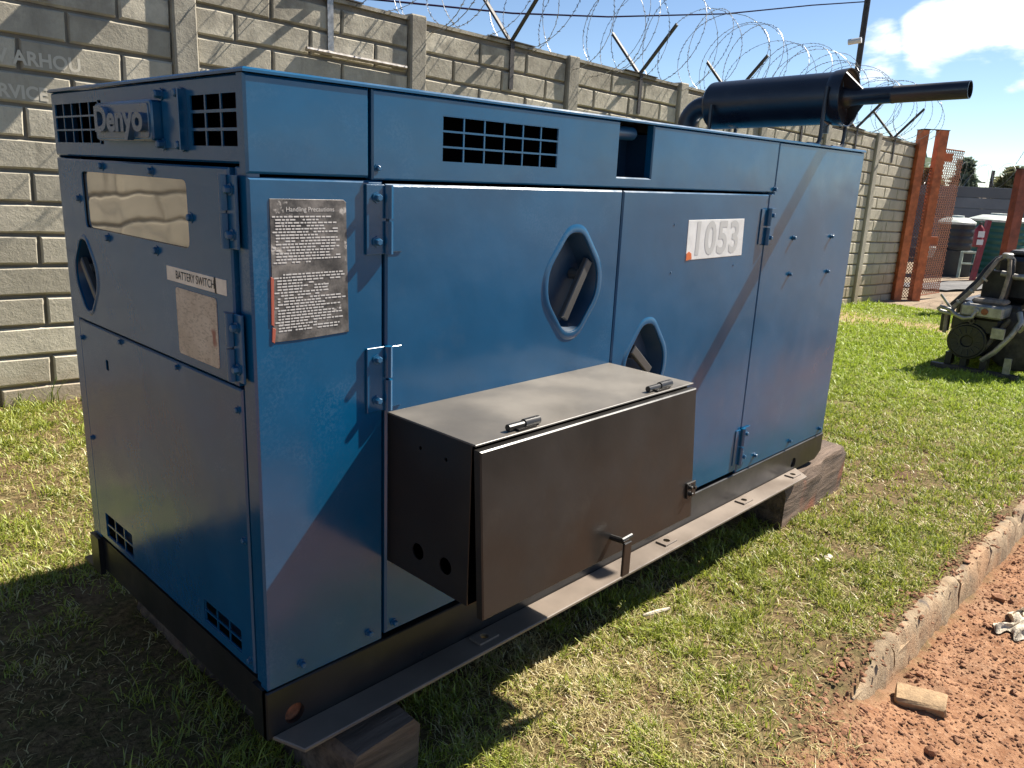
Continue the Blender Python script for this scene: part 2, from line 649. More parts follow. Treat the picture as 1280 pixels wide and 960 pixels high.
def link(o, parent=None, label=None, cat=None, group=None, kind=None):
    C.objects.link(o)
    if parent is not None:
        o.parent = parent
    for k, v in (('label', label), ('category', cat), ('group', group), ('kind', kind)):
        if v:
            o[k] = v
    return o


def obj(name, mb, mat, parent=None, label=None, cat=None, group=None, kind=None, loc=None, smooth=30, recalc=True):
    """mb in world coordinates; loc = origin for a top-level mesh"""
    base = Vector(loc) if loc is not None else Vector((0, 0, 0))
    off = base + (wloc(parent) if parent is not None else Vector((0, 0, 0)))
    me = mb.mesh(name, off, smooth, recalc)
    me.materials.append(mat)
    o = bpy.data.objects.new(name, me)
    o.location = base
    return link(o, parent, label, cat, group, kind)


def thing(name, loc, label, cat, group=None, kind=None):
    o = bpy.data.objects.new(name, None)
    o.location = loc
    o.empty_display_size = 0.2
    return link(o, None, label, cat, group, kind)


def text_mesh(txt, size, extrude=0.0, offset=0.0, sx=1.0, align='CENTER', space=1.0):
    cu = bpy.data.curves.new('text', 'FONT')
    cu.body = txt
    cu.size = size
    cu.extrude = extrude
    cu.offset = offset
    cu.align_x = align
    cu.align_y = 'CENTER'
    cu.space_character = space
    cu.resolution_u = 4
    to = bpy.data.objects.new('text', cu)
    C.objects.link(to)
    dg = bpy.context.evaluated_depsgraph_get()
    me = bpy.data.meshes.new_from_object(to.evaluated_get(dg))
    bpy.data.objects.remove(to)
    bpy.data.curves.remove(cu)
    me.transform(Matrix.Diagonal((sx, 1, 1, 1)))
    return me


def put_text(name, txt, size, fr_o, ux, uy, mat, parent, **kw):
    """text lying in the plane with axes ux (reading direction), uy (up)"""
    me = text_mesh(txt, size, **kw)
    ux, uy = Vector(ux).normalized(), Vector(uy).normalized()
    un = ux.cross(uy)
    M = Matrix((ux, uy, un)).transposed().to_4x4()
    M.translation = Vector(fr_o) - wloc(parent)
    me.transform(M)
    me.materials.clear()
    me.materials.append(mat)
    me.name = name
    o = bpy.data.objects.new(name, me)
    return link(o, parent)


# ------------------------------------------------------------------ value noise + ground shape
def vnoise(x, y, seed=0):
    x = np.asarray(x, float)
    y = np.asarray(y, float)
    xi, yi = np.floor(x).astype(np.int64), np.floor(y).astype(np.int64)
    fx, fy = x - xi, y - yi
    fx, fy = fx * fx * (3 - 2 * fx), fy * fy * (3 - 2 * fy)

    def h(a, b):
        n = (a * 374761393 + b * 668265263 + seed * 1442695041) & 0xffffffff
        n = ((n ^ (n >> 13)) * 1274126177) & 0xffffffff
        return ((n ^ (n >> 16)) & 0xffff) / 65535.0
    return (h(xi, yi) * (1 - fx) + h(xi + 1, yi) * fx) * (1 - fy) + (h(xi, yi + 1) * (1 - fx) + h(xi + 1, yi + 1) * fx) * fy


def fbm(x, y, seed=0, oct=4):
    s, a, t = 0, 0.5, 0
    for i in range(oct):
        s = s + a * vnoise(x * 2 ** i, y * 2 ** i, seed + i)
        t += a
        a *= 0.55
    return s / t


def sstep(a, b, x):
    t = np.clip((x - a) / (b - a), 0, 1)
    return t * t * (3 - 2 * t)


def base_z(x):
    x = np.asarray(x, float)
    return -0.30 - 0.0307 * np.clip(x, -6, 15)


def ground_z(x, y):
    x = np.asarray(x, float)
    y = np.asarray(y, float)
    z = base_z(x)
    near = 1 - sstep(14, 18, np.abs(x))
    z = z + near * (fbm(x * 2.2, y * 2.2, 3) - 0.5) * 0.035 * sstep(-0.80, -0.5, y)
    kerbed = sstep(1.40, 2.0, x) * (1 - sstep(5.6, 6.6, x))
    edge = -0.765 + 0.02 * (vnoise(x * 6, x * 0, 9) - 0.5)
    drop_k = 1 - sstep(edge - 0.015, edge + 0.015, y)
    drop_s = 1 - sstep(-1.15, -0.60 + 0.1 * (vnoise(x * 3, y * 3, 4) - 0.5), y)
    drop = kerbed * drop_k + (1 - kerbed) * drop_s
    z = z - 0.135 * drop
    lump = (fbm(x * 9, y * 9, 11, 5) - 0.45) * 0.055 + np.clip(fbm(x * 26, y * 26, 17, 3) - 0.5, 0, 1) * 0.06
    rough = 0.25 + 0.75 * sstep(-1.25, -0.9, y + 0.3 * (vnoise(x * 2.5, y * 2.5, 19) - 0.5))
    z = z + drop * near * lump * rough * 0.55
    return z


def make_ground():
    def axis(parts):
        a = []
        for lo, hi, st in parts:
            a += list(np.arange(lo, hi - 1e-9, st))
        return np.array(sorted(a) + [parts[-1][1]])
    xs = axis([(-400, -60, 40), (-60, -12, 6), (-12, -2, 0.5), (-2, 0.8, 0.06), (0.8, 4.6, 0.02), (4.6, 9, 0.08), (9, 20, 0.3), (20, 60, 4), (60, 900, 60)])
    ys = axis([(-400, -60, 40), (-60, -8, 4), (-8, -2.2, 0.25), (-2.2, -0.55, 0.02), (-0.55, 4.0, 0.07), (4.0, 12, 0.5), (12, 60, 6), (60, 900, 60)])
    X, Y = np.meshgrid(xs, ys, indexing='ij')
    Z = ground_z(X, Y)
    nx, ny = X.shape
    v = np.stack([X, Y, Z], -1).reshape(-1, 3)
    i, j = np.meshgrid(np.arange(nx - 1), np.arange(ny - 1), indexing='ij')
    k = (i * ny + j).reshape(-1)
    q = np.stack([k, k + ny, k + ny + 1, k + 1], -1)
    me = bpy.data.meshes.new('ground')
    me.vertices.add(len(v))
    me.vertices.foreach_set('co', v.ravel())
    me.loops.add(q.size)
    me.loops.foreach_set('vertex_index', q.ravel().astype(np.int32))
    me.polygons.add(len(q))
    me.polygons.foreach_set('loop_start', np.arange(0, q.size, 4, dtype=np.int32))
    me.polygons.foreach_set('use_smooth', np.ones(len(q), bool))
    me.update(calc_edges=True)
    me.materials.append(M_GROUND)
    o = bpy.data.objects.new('ground', me)
    link(o, kind='structure')
    return o


ground = make_ground()


# ------------------------------------------------------------------ precast wall
WY0, WM = 3.9117, -0.0245
WC = 1 / math.hypot(1, WM)
BAY, S0 = 1.8604, 1.6372
SLOPE = -0.0302


def W(s, h, out=0.0):
    """point on the wall: s along it, h above its foot, out towards the yard"""
    return Vector((s * WC + out * WM * WC, WY0 + WM * s * WC - out * WC, -0.30 + SLOPE * s + h))


def build_wall():
    root = thing('boundary_wall', W(6.5, 0), 'long precast concrete block-pattern wall with posts behind the blue generator', 'wall')
    first, last = -6, 6                                  # bays
    ang = math.atan(WM)
    tilt = math.atan(-SLOPE)
    rot = Matrix.Rotation(ang, 4, 'Z') @ Matrix.Rotation(tilt, 4, 'Y')
    RH, JO = 0.1835, 0.018
    A = [0.28, 0.56, 0.56, 0.32]
    B = [0.545, 0.56, 0.615]
    cache = {}

    def brick_mesh(L, H, var):
        key = (L, H, var)
        if key in cache:
            return cache[key]
        r = random.Random(hash(key) & 0xffff)
        w, h = L / 2, H / 2
        e = 0.011

        def j(a=0.003):
            return r.uniform(-a, a)
        vs = []
        for (dy, k) in ((0.012, 0.0), (-0.010, 0.001), (-0.023, e)):
            for sx, sz in ((-1, -1), (0, -1), (1, -1), (1, 1), (0, 1), (-1, 1)):
                vs.append((sx * (w - k) + j() * (abs(sx)), dy + (j() if dy < 0 else 0), sz * (h - k) + j()))
        fs = []
        for l in range(2):
            for i in range(6):
                q = (i + 1) % 6
                fs.append((l * 6 + i, l * 6 + q, (l + 1) * 6 + q, (l + 1) * 6 + i))
        fs += [(12, 13, 16, 17), (13, 14, 15, 16)]
        m = MB().add(vs, fs).mesh('brick', smooth=0)
        m.materials.append(M_BRICK)
        cache[key] = m
        return m
    stuff = MB()
    items = []
    for b in range(first, last + 1):
        s0 = S0 + b * BAY + 0.072
        s1 = S0 + (b + 1) * BAY - 0.072
        span = s1 - s0
        back = MB()
        p = [W(s0 - 0.06, -0.3, 0), W(s1 + 0.06, -0.3, 0), W(s1 + 0.06, 2.715, 0), W(s0 - 0.06, 2.715, 0)]
        q = [W(s0 - 0.06, -0.3, -0.05), W(s1 + 0.06, -0.3, -0.05), W(s1 + 0.06, 2.715, -0.05), W(s0 - 0.06, 2.715, -0.05)]
        back.add(p + q, [(0, 1, 2, 3), (4, 7, 6, 5), (0, 4, 5, 1), (1, 5, 6, 2), (2, 6, 7, 3), (3, 7, 4, 0)])
        obj('panel', back, M_PANEL, root, smooth=0)
        rr = random.Random(b * 31 + 5)
        for k in range(-1, 14):
            h0 = 0.115 + RH * k
            pat = A if k % 2 == 0 else B
            if b % 2:
                pat = pat if b == -1 else pat[::-1]
            tot = sum(pat)
            s = s0
            for L in pat:
                L2 = L * span / tot
                Lm = round(L2 - JO, 3)
                Hm = RH - JO
                c = W(s + L2 / 2, h0 + RH / 2, 0.0)
                big = (b == -1 or b >= 0) and k >= 0 and not (b in (0, 1) and k < 5)
                items.append((big, b, k, c, Lm, Hm, rr.randrange(3)))
                s += L2
    items.sort(key=lambda t: (not t[0], t[1] if t[1] >= -1 else 100, -t[2]))
    n = 0
    for big, b, k, c, Lm, Hm, var in items:
        Lm = min((0.302, 0.262, 0.546, 0.542, 0.53, 0.54, 0.598, 0.525), key=lambda a: abs(a - Lm))
        me = brick_mesh(Lm, Hm, var)
        if big and n < 300:
            o = bpy.data.objects.new('brick', me)
            o.matrix_basis = Matrix.Translation(c - wloc(root)) @ rot
            link(o, root)
            n += 1
        else:
            M = Matrix.Translation(c) @ rot
            stuff.add([M @ v.co for v in me.vertices], [tuple(p.vertices) for p in me.polygons])
    obj('brick_rows', stuff, M_BRICK, root, kind='stuff', smooth=0)
    cap = MB()
    for b in range(first, last + 1):                     # thin coping over each bay
        s0, s1 = S0 + b * BAY + 0.078, S0 + (b + 1) * BAY - 0.078
        p = []
        for h in (2.716, 2.742):
            for out in (0.028, -0.055):
                p += [W(s0, h, out), W(s1, h, out)]
        cap = MB().add(p, [(0, 1, 3, 2), (4, 6, 7, 5), (0, 4, 5, 1), (2, 3, 7, 6), (0, 2, 6, 4), (1, 5, 7, 3)])
        obj('coping', cap, M_POST, root, smooth=0)
    for b in range(first, last + 2):
        s = S0 + b * BAY
        c = W(s, 0)
        m = MB().box((-0.078, -0.062, -0.3), (0.078, 0.07, 2.76 + random.uniform(-0.01, 0.02)), 0.012, Matrix.Translation(c) @ Matrix.Rotation(ang, 4, 'Z'))
        obj('post', m, M_POST, root)
    # faded painted words on two of the block rows
    ux = (W(1, 0) - W(0, 0)).normalized()
    for txt, s, h, sz in (('V ARHOU', 0.79, 2.018, 0.105), ('RVICE', 0.69, 1.832, 0.10)):
        put_text('lettering', txt, sz, W(s, h, 0.0255), ux, (0, 0, 1), M_FADED, root, sx=0.95, offset=0.003)
    return root


wall = build_wall()

# conduit pipe on the wall
p = [W(2.50, 2.357, 0.05), W(3.38, 2.357, 0.05)]
m = MB().tube(p, 0.017, 10)
obj('conduit_pipe', m, M_STEEL, None, 'shiny thin conduit pipe lying along the upper wall blocks', 'pipe', loc=p[0])


# ------------------------------------------------------------------ V brackets + razor wire
def v_bracket(s, lab):
    foot = W(s, 2.35, 0.03)
    root = thing('wire_bracket', foot, lab, 'bracket', 'V-shaped brackets carrying the razor wire')
    ap = W(s, 2.70, 0.04)
    m = MB()
    a = W(s - 0.025, 2.35, 0.027)
    b = W(s + 0.025, 2.72, 0.036)
    m.box((min(a.x, b.x), a.y - 0.010, a.z), (max(a.x, b.x), a.y + 0.0, b.z + 0.03))
    obj('strap', m, M_IRON if s > 4 else M_STEEL, root)
    base = W(s, 2.745, 0.02)
    m = MB()
    m.box((-0.28, -0.03, 0.0), (0.28, 0.03, 0.008), 0, Matrix.Translation(base) @ Matrix.Rotation(math.atan(-SLOPE), 4, 'Y'))
    obj('base_plate', m, M_IRON, root)
    for sg in (-1, 1):
        tip = base + Vector((0, sg * 0.40, 0.44))
        d = (tip - base).normalized()
        side = Vector((1, 0, 0))
        nn = d.cross(side).normalized()
        m = MB()
        w = 0.02
        for (o1, o2) in ((side, nn),):
            vs = []
            for q in (base, tip):
                vs += [q - side * w, q + side * w, q + side * w + nn * 0.006, q - side * w + nn * 0.006,
                       q + side * (w - 0.006), q + side * (w - 0.006) + nn * 0.04, q + side * w + nn * 0.04]
            fs = [(0, 1, 8, 7), (2, 3, 10, 9), (0, 7, 10, 3), (1, 2, 9, 8), (4, 5, 12, 11), (5, 6, 13, 12), (6, 1, 8, 13), (4, 11, 8, 1), (0, 3, 2, 1), (7, 8, 9, 10), (4, 1, 6, 5), (11, 12, 13, 8)]
            m.add(vs, fs)
        obj('arm', m, M_IRON, root, smooth=0)
    return root


vlabs = [(0.85, 'V bracket on the wall top out at the far left end'),
         (2.71, 'V bracket with a pale strap above the left end of the generator'),
         (4.55, 'tall V bracket on the wall top above the seam of the blue roof'),
         (6.44, 'V bracket on the wall top left of the black muffler'),
         (8.30, 'V bracket half hidden by the far end of the muffler'),
         (10.15, 'V bracket hidden behind the muffler body'),
         (11.95, 'V bracket just right of the muffler brackets'),
         (13.48, 'V bracket on the wall end beside the orange gate posts')]
for s, l in vlabs:
    v_bracket(s, l)


def razor_coil(name, label, path, rad, pitch, seed, barbs=True, wr=0.0032, x_end=None):
    """two counter-wound helices with barbs along a path of points"""
    r = random.Random(seed)
    P = [Vector(q) for q in path]
    seglen = [(P[i + 1] - P[i]).length for i in range(len(P) - 1)]
    tot = sum(seglen)

    def at(s):
        s = max(0, min(tot - 1e-6, s))
        for i, L in enumerate(seglen):
            if s <= L:
                return P[i].lerp(P[i + 1], s / L), (P[i + 1] - P[i]).normalized()
            s -= L
        return P[-1], (P[-1] - P[-2]).normalized()
    m = MB()
    for sg, ph in ((1, 0.0), (-1, 1.1)):
        turns = tot / pitch
        n = int(turns * 30)
        pts = []
        for i in range(n + 1):
            t = i / n
            w = sg * 2 * math.pi * turns * t + ph
            wob = 0.22 * pitch * math.sin(t * turns * 1.7 + ph)
            c, d = at(tot * t + wob + 0.12 * math.sin(w * 1.0 + ph))
            side = d.cross(Vector((0, 0, 1))).normalized()
            rr = rad * (1 + 0.10 * math.sin(turns * t * 2.3 + ph) + 0.05 * math.sin(w * 2 + t * 9))
            pts.append(c + side * math.cos(w) * rr + Vector((0, 0, 1)) * (math.sin(w) * rr) + d * (0.10 * math.cos(w * 0.5 + ph)))
        m.tube(pts, wr, 4, cap=False)
        if barbs:
            for i in range(0, n - 1):
                for f in (0.25, 0.75):
                    a = pts[i].lerp(pts[i + 1], f)
                    d = (pts[i + 1] - pts[i]).normalized()
                    v = Vector((r.uniform(-1, 1), r.uniform(-1, 1), r.uniform(-1, 1)))
                    v = (v - d * v.dot(d)).normalized() * 0.014
                    m.add([a - d * 0.016 - v, a + v * 0.25 - d * 0.004, a + d * 0.016 + v, a - v * 0.25 + d * 0.004], [(0, 1, 2, 3)])
    return obj(name, m, M_WIRE, None, label, 'razor wire', loc=P[0], smooth=0, recalc=False)


razor_coil('razor_wire', 'long loose coil of razor wire along the top of the block wall',
           [W(s, 2.72 + 0.43 + 0.03 * math.sin(s * 1.9), -0.02) for s in np.arange(-1.5, 14.6, 0.8)], 0.46, 0.60, 4)


# ------------------------------------------------------------------ generator
GEN = thing('generator', (1.52, 0.557, -0.13), 'large blue diesel generator with charcoal switch box and black exhaust on timber blocks', 'generator')
L, WD, H = 3.045, 1.114, 1.35
bolt_cache = {}


def bolt_mesh(r, h, mat=None):
    k = (r, h, mat)
    if k not in bolt_cache:
        m = MB()
        n = 6
        vs = []
        for (d, q) in ((0.0, r * 1.5), (h * 0.2, r * 1.5), (h * 0.2, r), (h * 0.85, r), (h, r * 0.75)):
            for i in range(n):
                w = 2 * math.pi * i / n
                vs.append((q * math.cos(w), -d, q * math.sin(w)))
        fs = []
        for l in range(4):
            for i in range(n):
                j = (i + 1) % n
                fs.append((l * n + i, l * n + j, (l + 1) * n + j, (l + 1) * n + i))
        fs.append(tuple(range(4 * n, 5 * n)))
        me = m.add(vs, fs).mesh('bolt', smooth=0)
        me.materials.append(mat or M_BOLT)
        bolt_cache[k] = me
    return bolt_cache[k]


def bolt(parent, pos, face='front', r=0.0075, h=0.014, mat=None):
    o = bpy.data.objects.new('bolt', bolt_mesh(r, h, mat))
    rot = Matrix.Rotation(0 if face == 'front' else R(-90), 4, 'Z') @ Matrix.Rotation(random.uniform(0, 1), 4, 'Y')
    o.matrix_basis = Matrix.Translation(Vector(pos) - wloc(parent)) @ rot
    return link(o, parent)


# inner carcass: closed hull set back behind the panels, hollow upper plenum
m = MB()
m.box((0.045, 0.09, 0.003), (L - 0.03, WD - 0.03, 1.12))
m.box((0.006, WD - 0.012, 0.0), (L - 0.003, WD, H - 0.012))
obj('carcass', m, M_BLUE_SHADE, GEN)
m = MB()
m.panel(lambda u, v, d: Vector((u, v, H - 0.02 + d)), rect(-0.007, -0.007, L + 0.006, WD + 0.006), (), 0.0185, 0.009, 0.004)
obj('roof', m, M_BLUE, GEN)
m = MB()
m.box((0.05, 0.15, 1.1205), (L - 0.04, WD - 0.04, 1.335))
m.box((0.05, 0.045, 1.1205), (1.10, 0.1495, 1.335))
obj('vent_dark_fill', m, M_VOID, GEN, kind='stuff')  # black filler boxes added so the vents read dark inside
m = MB()
m.box((1.10, 0.11, 1.165), (1.45, 0.13, 1.325))
m.box((1.155, 0.03, 1.172), (1.165, 0.13, 1.32))
m.box((1.372, 0.03, 1.172), (1.382, 0.13, 1.32))
m.box((1.155, 0.03, 1.168), (1.382, 0.13, 1.174))
obj('filler_recess', m, M_BLUE_SHADE, GEN)
m = MB().tube([(1.10, 0.028, 1.316), (1.29, 0.035, 1.318), (1.30, 0.035, 1.318)], [0.020, 0.020, 0.014], 14)
obj('filler_pipe', m, M_BOLT, GEN)


def grille(parent, fr, u0, v0, u1, v1, nu, nv, d0, bar=0.0045, th=0.003):
    m = MB()
    for i in range(nu + 1):
        u = u0 + (u1 - u0) * i / nu
        m.prism(fr, rect(u - bar / 2, v0 - bar / 2, u + bar / 2, v1 + bar / 2), d0, d0 + th)
    for j in range(nv + 1):
        v = v0 + (v1 - v0) * j / nv
        m.prism(fr, rect(u0 - bar / 2, v - bar / 2, u1 + bar / 2, v + bar / 2), d0 + 0.0005, d0 + th + 0.0008)
    return obj('vent_grille', m, M_BLUE, parent)


# --- long side (front), upper band
P0 = MB().panel(front, rect(-0.004, 1.162, 0.285, 1.347), (), -0.025, 0.028, 0.005)
obj('corner_panel', P0, M_BLUE, GEN)
v1 = rect(0.493, 1.203, 0.906, 1.309)
out = [(0.292, 1.158), (2.196, 1.158), (2.196, 1.347), (1.355, 1.347), (1.355, 1.189), (1.181, 1.189), (1.181, 1.347), (0.292, 1.347)]
m = MB().panel(front, out, [v1], -0.022, 0.026, 0.004)
up = obj('upper_panel', m, M_BLUE, GEN)
grille(up, front, 0.493, 1.203, 0.906, 1.309, 6, 3, 0.0)
bolt(up, front(0.305, 1.183, 0.004), r=0.006, h=0.01)
# left corner panel
m = MB().panel(front, rect(-0.004, -0.002, 0.322, 1.156), (), -0.03, 0.033, 0.005)
lp = obj('side_panel', m, M_BLUE, GEN)
for x, z in ((0.083, 0.036), (0.278, 0.036)):
    bolt(lp, front(x, z, 0.003))
# right panel
m = MB().panel(front, [(2.168, -0.002), (L, -0.002), (L, 1.347), (2.202, 1.347), (2.202, 1.154), (2.168, 1.154)], (), -0.03, 0.033, 0.005)
rp = obj('side_panel', m, M_BLUE, GEN)
for x, z in ((2.42, 0.978), (2.80, 0.976), (2.428, 0.828), (2.81, 0.818), (2.195, 1.170), (2.32, 0.045), (2.66, 0.037), (2.99, 0.03)):
    bolt(rp, front(x, z, 0.003))
# far end of the cabinet
m = MB().panel(lambda u, v, d: Vector((L + d, u, v)), rect(0.0, 0.0, WD, 1.347), (), -0.02, 0.022, 0.005)
obj('end_panel', m, M_BLUE, GEN)


def hexa(cu, cv, hw, hh, r=0.052):
    a, b = 0.26, 0.27
    pts = [(cu - hw * a, cv - hh), (cu + hw * a, cv - hh), (cu + hw, cv - hh * b), (cu + hw, cv + hh * b), (cu + hw * a, cv + hh), (cu - hw * a, cv + hh), (cu - hw, cv + hh * b), (cu - hw, cv - hh * b)]
    return rounded(pts, r, 4)


def recess(parent, fr, cu, cv, hw, hh, dsurf, lever, rim=0.024, depth=0.055):
    """pressed hexagonal handle recess with rim, plus its lever"""
    o1 = hexa(cu, cv, hw + rim, hh + rim)
    o2 = hexa(cu, cv, hw + rim * 0.55, hh + rim * 0.55)
    o3 = hexa(cu, cv, hw, hh)
    o4 = hexa(cu, cv, hw * 0.93, hh * 0.94)
    o5 = hexa(cu, cv, hw * 0.80, hh * 0.84)
    n = len(o1)
    loops = [(o1, dsurf - 0.001), (o2, dsurf + 0.0035), (o3, dsurf + 0.002), (o4, dsurf - depth * 0.35), (o5, dsurf - depth)]
    for nm, part, mt in (('recess_rim', loops[:3], M_BLUE), ('recess_pan', loops[2:], M_BLUE_SHADE)):
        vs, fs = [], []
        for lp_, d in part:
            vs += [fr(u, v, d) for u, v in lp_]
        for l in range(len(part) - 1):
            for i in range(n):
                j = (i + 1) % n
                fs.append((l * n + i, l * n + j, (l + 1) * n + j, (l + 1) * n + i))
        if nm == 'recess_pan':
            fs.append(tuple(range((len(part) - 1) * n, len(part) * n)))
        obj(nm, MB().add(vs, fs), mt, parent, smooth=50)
    (u0, v0), (u1, v1), w = lever
    a, b = Vector((u0, v0)), Vector((u1, v1))
    d = (b - a).normalized()
    nrm = Vector((-d.y, d.x)) * w / 2
    poly = [tuple(a + nrm), tuple(a - nrm), tuple(b - nrm), tuple(b + nrm)]
    mm = MB().prism(fr, poly, dsurf - 0.022, dsurf - 0.006, 0.003)
    c = a.lerp(b, 0.25)
    mm.prism(fr, circle(c.x - 0.004, c.y, 0.016, 10), dsurf - depth + 0.002, dsurf - 0.02)
    obj('handle', mm, M_LEVER, parent)


# --- doors of the long side
D1 = rect(0.328, 0.012, 1.214, 1.150)
D2 = rect(1.221, 0.012, 2.161, 1.150)
m = MB().panel(front, D1, [hexa(1.005, 0.884, 0.110, 0.145)], -0.02, 0.026, 0.005)
d1 = obj('side_door', m, M_BLUE, GEN)
recess(d1, front, 1.005, 0.884, 0.112, 0.147, 0.006, ((1.085, 0.945), (0.985, 0.778), 0.030))
m = MB().panel(front, D2, [hexa(1.41, 0.575, 0.110, 0.145)], -0.02, 0.025, 0.005)
d2 = obj('side_door', m, M_BLUE, GEN)
recess(d2, front, 1.41, 0.575, 0.112, 0.147, 0.005, ((1.35, 0.64), (1.46, 0.55), 0.030))
bolt(d1, front(0.355, 0.036, 0.006))
for x, z in ((1.515, 1.045), (1.52, 0.885), (1.94, 0.89)):
    bolt(d2, front(x, z, 0.003), r=0.0035, h=0.004)


def hinge(fr, u0, u1, uk, v0, v1, d, face, side=1):
    """two leaves and a knuckle; bolts sit on the leaf from u0 to uk"""
    m = MB()
    m.panel(fr, rect(u0, v0, uk - 0.004, v1), (), d, 0.006, 0.001)
    m.panel(fr, rect(uk + 0.004, v0 + 0.004, u1, v1 - 0.003), (), d, 0.005, 0.001)
    kd = d + 0.009
    mid = (v0 + v1) / 2
    for a, b in ((v0, mid - 0.003), (mid + 0.003, v1)):
        m.tube([fr(uk, a, kd), fr(uk, b, kd)], 0.0105, 12)
    h = obj('hinge', m, M_BLUE, GEN)
    for v in (v0 + 0.028, v1 - 0.028):
        bolt(h, fr((u0 + uk) / 2 - 0.002, v, d + 0.006), face, 0.0085, 0.014)
    return h


hinge(front, 0.272, 0.372, 0.330, 0.995, 1.148, 0.004, 'front')
hinge(front, 0.272, 0.372, 0.330, 0.624, 0.780, 0.004, 'front')
hinge(front, 2.225, 2.110, 2.163, 0.957, 1.099, 0.004, 'front')
hinge(front, 2.235, 2.120, 2.170, 0.040, 0.200, 0.004, 'front')

# notice, number sticker
notice = MB().panel(front, [(0.040, 0.822), (0.100, 0.821), (0.226, 0.825), (0.222, 1.109), (0.215, 1.114), (0.041, 1.115)], (), 0.002, 0.0025, 0.0005)
no = obj('notice_plate', notice, M_NOTICE, lp)
put_text('lettering', 'Handling Precautions', 0.0135, front(0.134, 1.094, 0.0052), (1, 0, 0), (0, 0, 1), M_WHITEP, no)
pr = MB()
z = 1.078
rr = random.Random(3)
k = 0
while z > 0.838:
    if not 0.962 < z < 0.985:
        u = 0.052 if k % 5 else 0.045
        stop = rr.uniform(0.13, 0.215) if rr.random() < 0.4 else rr.uniform(0.195, 0.217)
        while u < stop:
            w = rr.uniform(0.004, 0.013)
            if u + w > 0.218:
                break
            if rr.random() < 0.9:
                pr.add([front(u, z, 0.0051), front(u + w, z, 0.0051), front(u + w, z + 0.0030, 0.0051), front(u, z + 0.0030, 0.0051)], [(0, 1, 2, 3)])
            u += w + rr.uniform(0.0015, 0.003)
    z -= 0.0062
    k += 1
obj('small_print', pr, M_WHITEP, no, kind='stuff', smooth=0)
m = MB()
for a, b, w in ((0.86, 0.955, 0.006), (0.824, 0.85, 0.007)):
    m.panel(front, [(0.036, a), (0.042, a - 0.004), (0.042 + w * 0.5, b), (0.038, b + 0.004)], (), 0.002, 0.003, 0.0004)
obj('red_edge', m, Mat('red_paint_remnant', 0.6).color((0.36, 0.085, 0.05)).m, no)
m = MB().panel(front, [(1.604, 0.921), (1.64, 0.923), (1.992, 0.925), (1.984, 1.060), (1.600, 1.058), (1.602, 0.98)], (), 0.0035, 0.0025, 0.0004)
st = obj('number_sticker', m, M_NUMBER, d2)
put_text('lettering', '1053', 0.158, front(1.795, 0.989, 0.0066), (1, 0, 0), (0, 0, 1), M_GREYP, st, sx=0.98, offset=0.004, space=1.08)
m = MB().panel(front, [(1.604, 0.921), (1.640, 0.925), (1.635, 0.945), (1.618, 0.952), (1.604, 0.945)], (), 0.006, 0.001, 0.0003)
obj('orange_chip', m, Mat('orange_chip', 0.6).color((0.62, 0.14, 0.03)).m, st)

# --- end face
vL = rect(0.735, 1.212, 1.087, 1.319)
vR = rect(0.031, 1.209, 0.235, 1.316)
m = MB().panel(end, rect(0.003, 1.180, WD - 0.002, 1.347), [vL, vR], -0.025, 0.027, 0.004)
eu = obj('upper_panel', m, M_BLUE, GEN)
grille(eu, end, 0.762, 1.213, 1.086, 1.318, 5, 3, -0.002)
grille(eu, end, 0.0315, 1.2095, 0.2345, 1.3155, 3, 3, -0.002, 0.006)
m = MB().panel(end, rounded(rect(0.371, 1.220, 0.712, 1.308), 0.012, 3), (), 0.001, 0.026, 0.004)
npl = obj('name_plate', m, M_BLUE, GEN)
m = MB().panel(end, rounded(rect(0.385, 1.227, 0.700, 1.301), 0.010, 3), (), 0.026, 0.003, 0.001)
obj('plate_face', m, M_SILVER, npl)
put_text('lettering', 'Denyo', 0.079, end(0.534, 1.266, 0.034), (0, -1, 0), (0, 0, 1), M_SILVER, npl, sx=1.36, offset=0.0030, extrude=0.007)
m = MB().panel(end, rect(0.268, 1.205, 0.366, 1.325), (), 0.001, 0.004, 0.001)
cp = obj('cover_plate', m, M_BLUE, GEN)
for u, v in ((0.365, 1.319), (0.267, 1.318), (0.367, 1.214), (0.269, 1.212)):
    bolt(cp, end(u, v, 0.004), 'end', 0.009, 0.018)
m = MB().prism(end, rect(0.250, 1.203, 0.256, 1.326), 0.0, 0.020, 0.001)
obj('flange', m, M_BLUE, cp)
# frame posts of the end face
m = MB().panel(end, rect(0.002, 0.0, 0.054, 1.174), (), -0.025, 0.026, 0.003)
obj('corner_post', m, M_BLUE, GEN)
m = MB().panel(end, rect(1.056, 0.0, WD, 1.174), (), -0.025, 0.026, 0.003)
obj('corner_post', m, M_BLUE, GEN)
# instrument door
win = rounded(rect(0.252, 0.993, 0.893, 1.141), 0.018, 3)
m = MB().panel(end, rect(0.060, 0.721, 1.050, 1.172), [win, hexa(0.925, 0.857, 0.078, 0.100, 0.025)], -0.014, 0.026, 0.004)
idr = obj('instrument_door', m, M_BLUE, GEN)
m = MB().panel(end, rect(0.245, 0.985, 0.900, 1.150), (), 0.000, 0.0055, 0.001)
obj('window_pane', m, M_PANE, idr)
recess(idr, end, 0.925, 0.857, 0.080, 0.102, 0.012, ((0.985, 0.895), (0.885, 0.790), 0.022), 0.014, 0.045)
for u, v in ((0.733, 1.158), (0.428, 1.154), (0.922, 1.068), (0.236, 1.062), (0.731, 0.977), (0.428, 0.973)):
    bolt(idr, end(u, v, 0.012), 'end', 0.008, 0.010)
m = MB().panel(end, rect(0.088, 0.911, 0.380, 0.944), (), 0.0115, 0.0015, 0.0003)
bs = obj('switch_label', m, M_LABEL, idr)
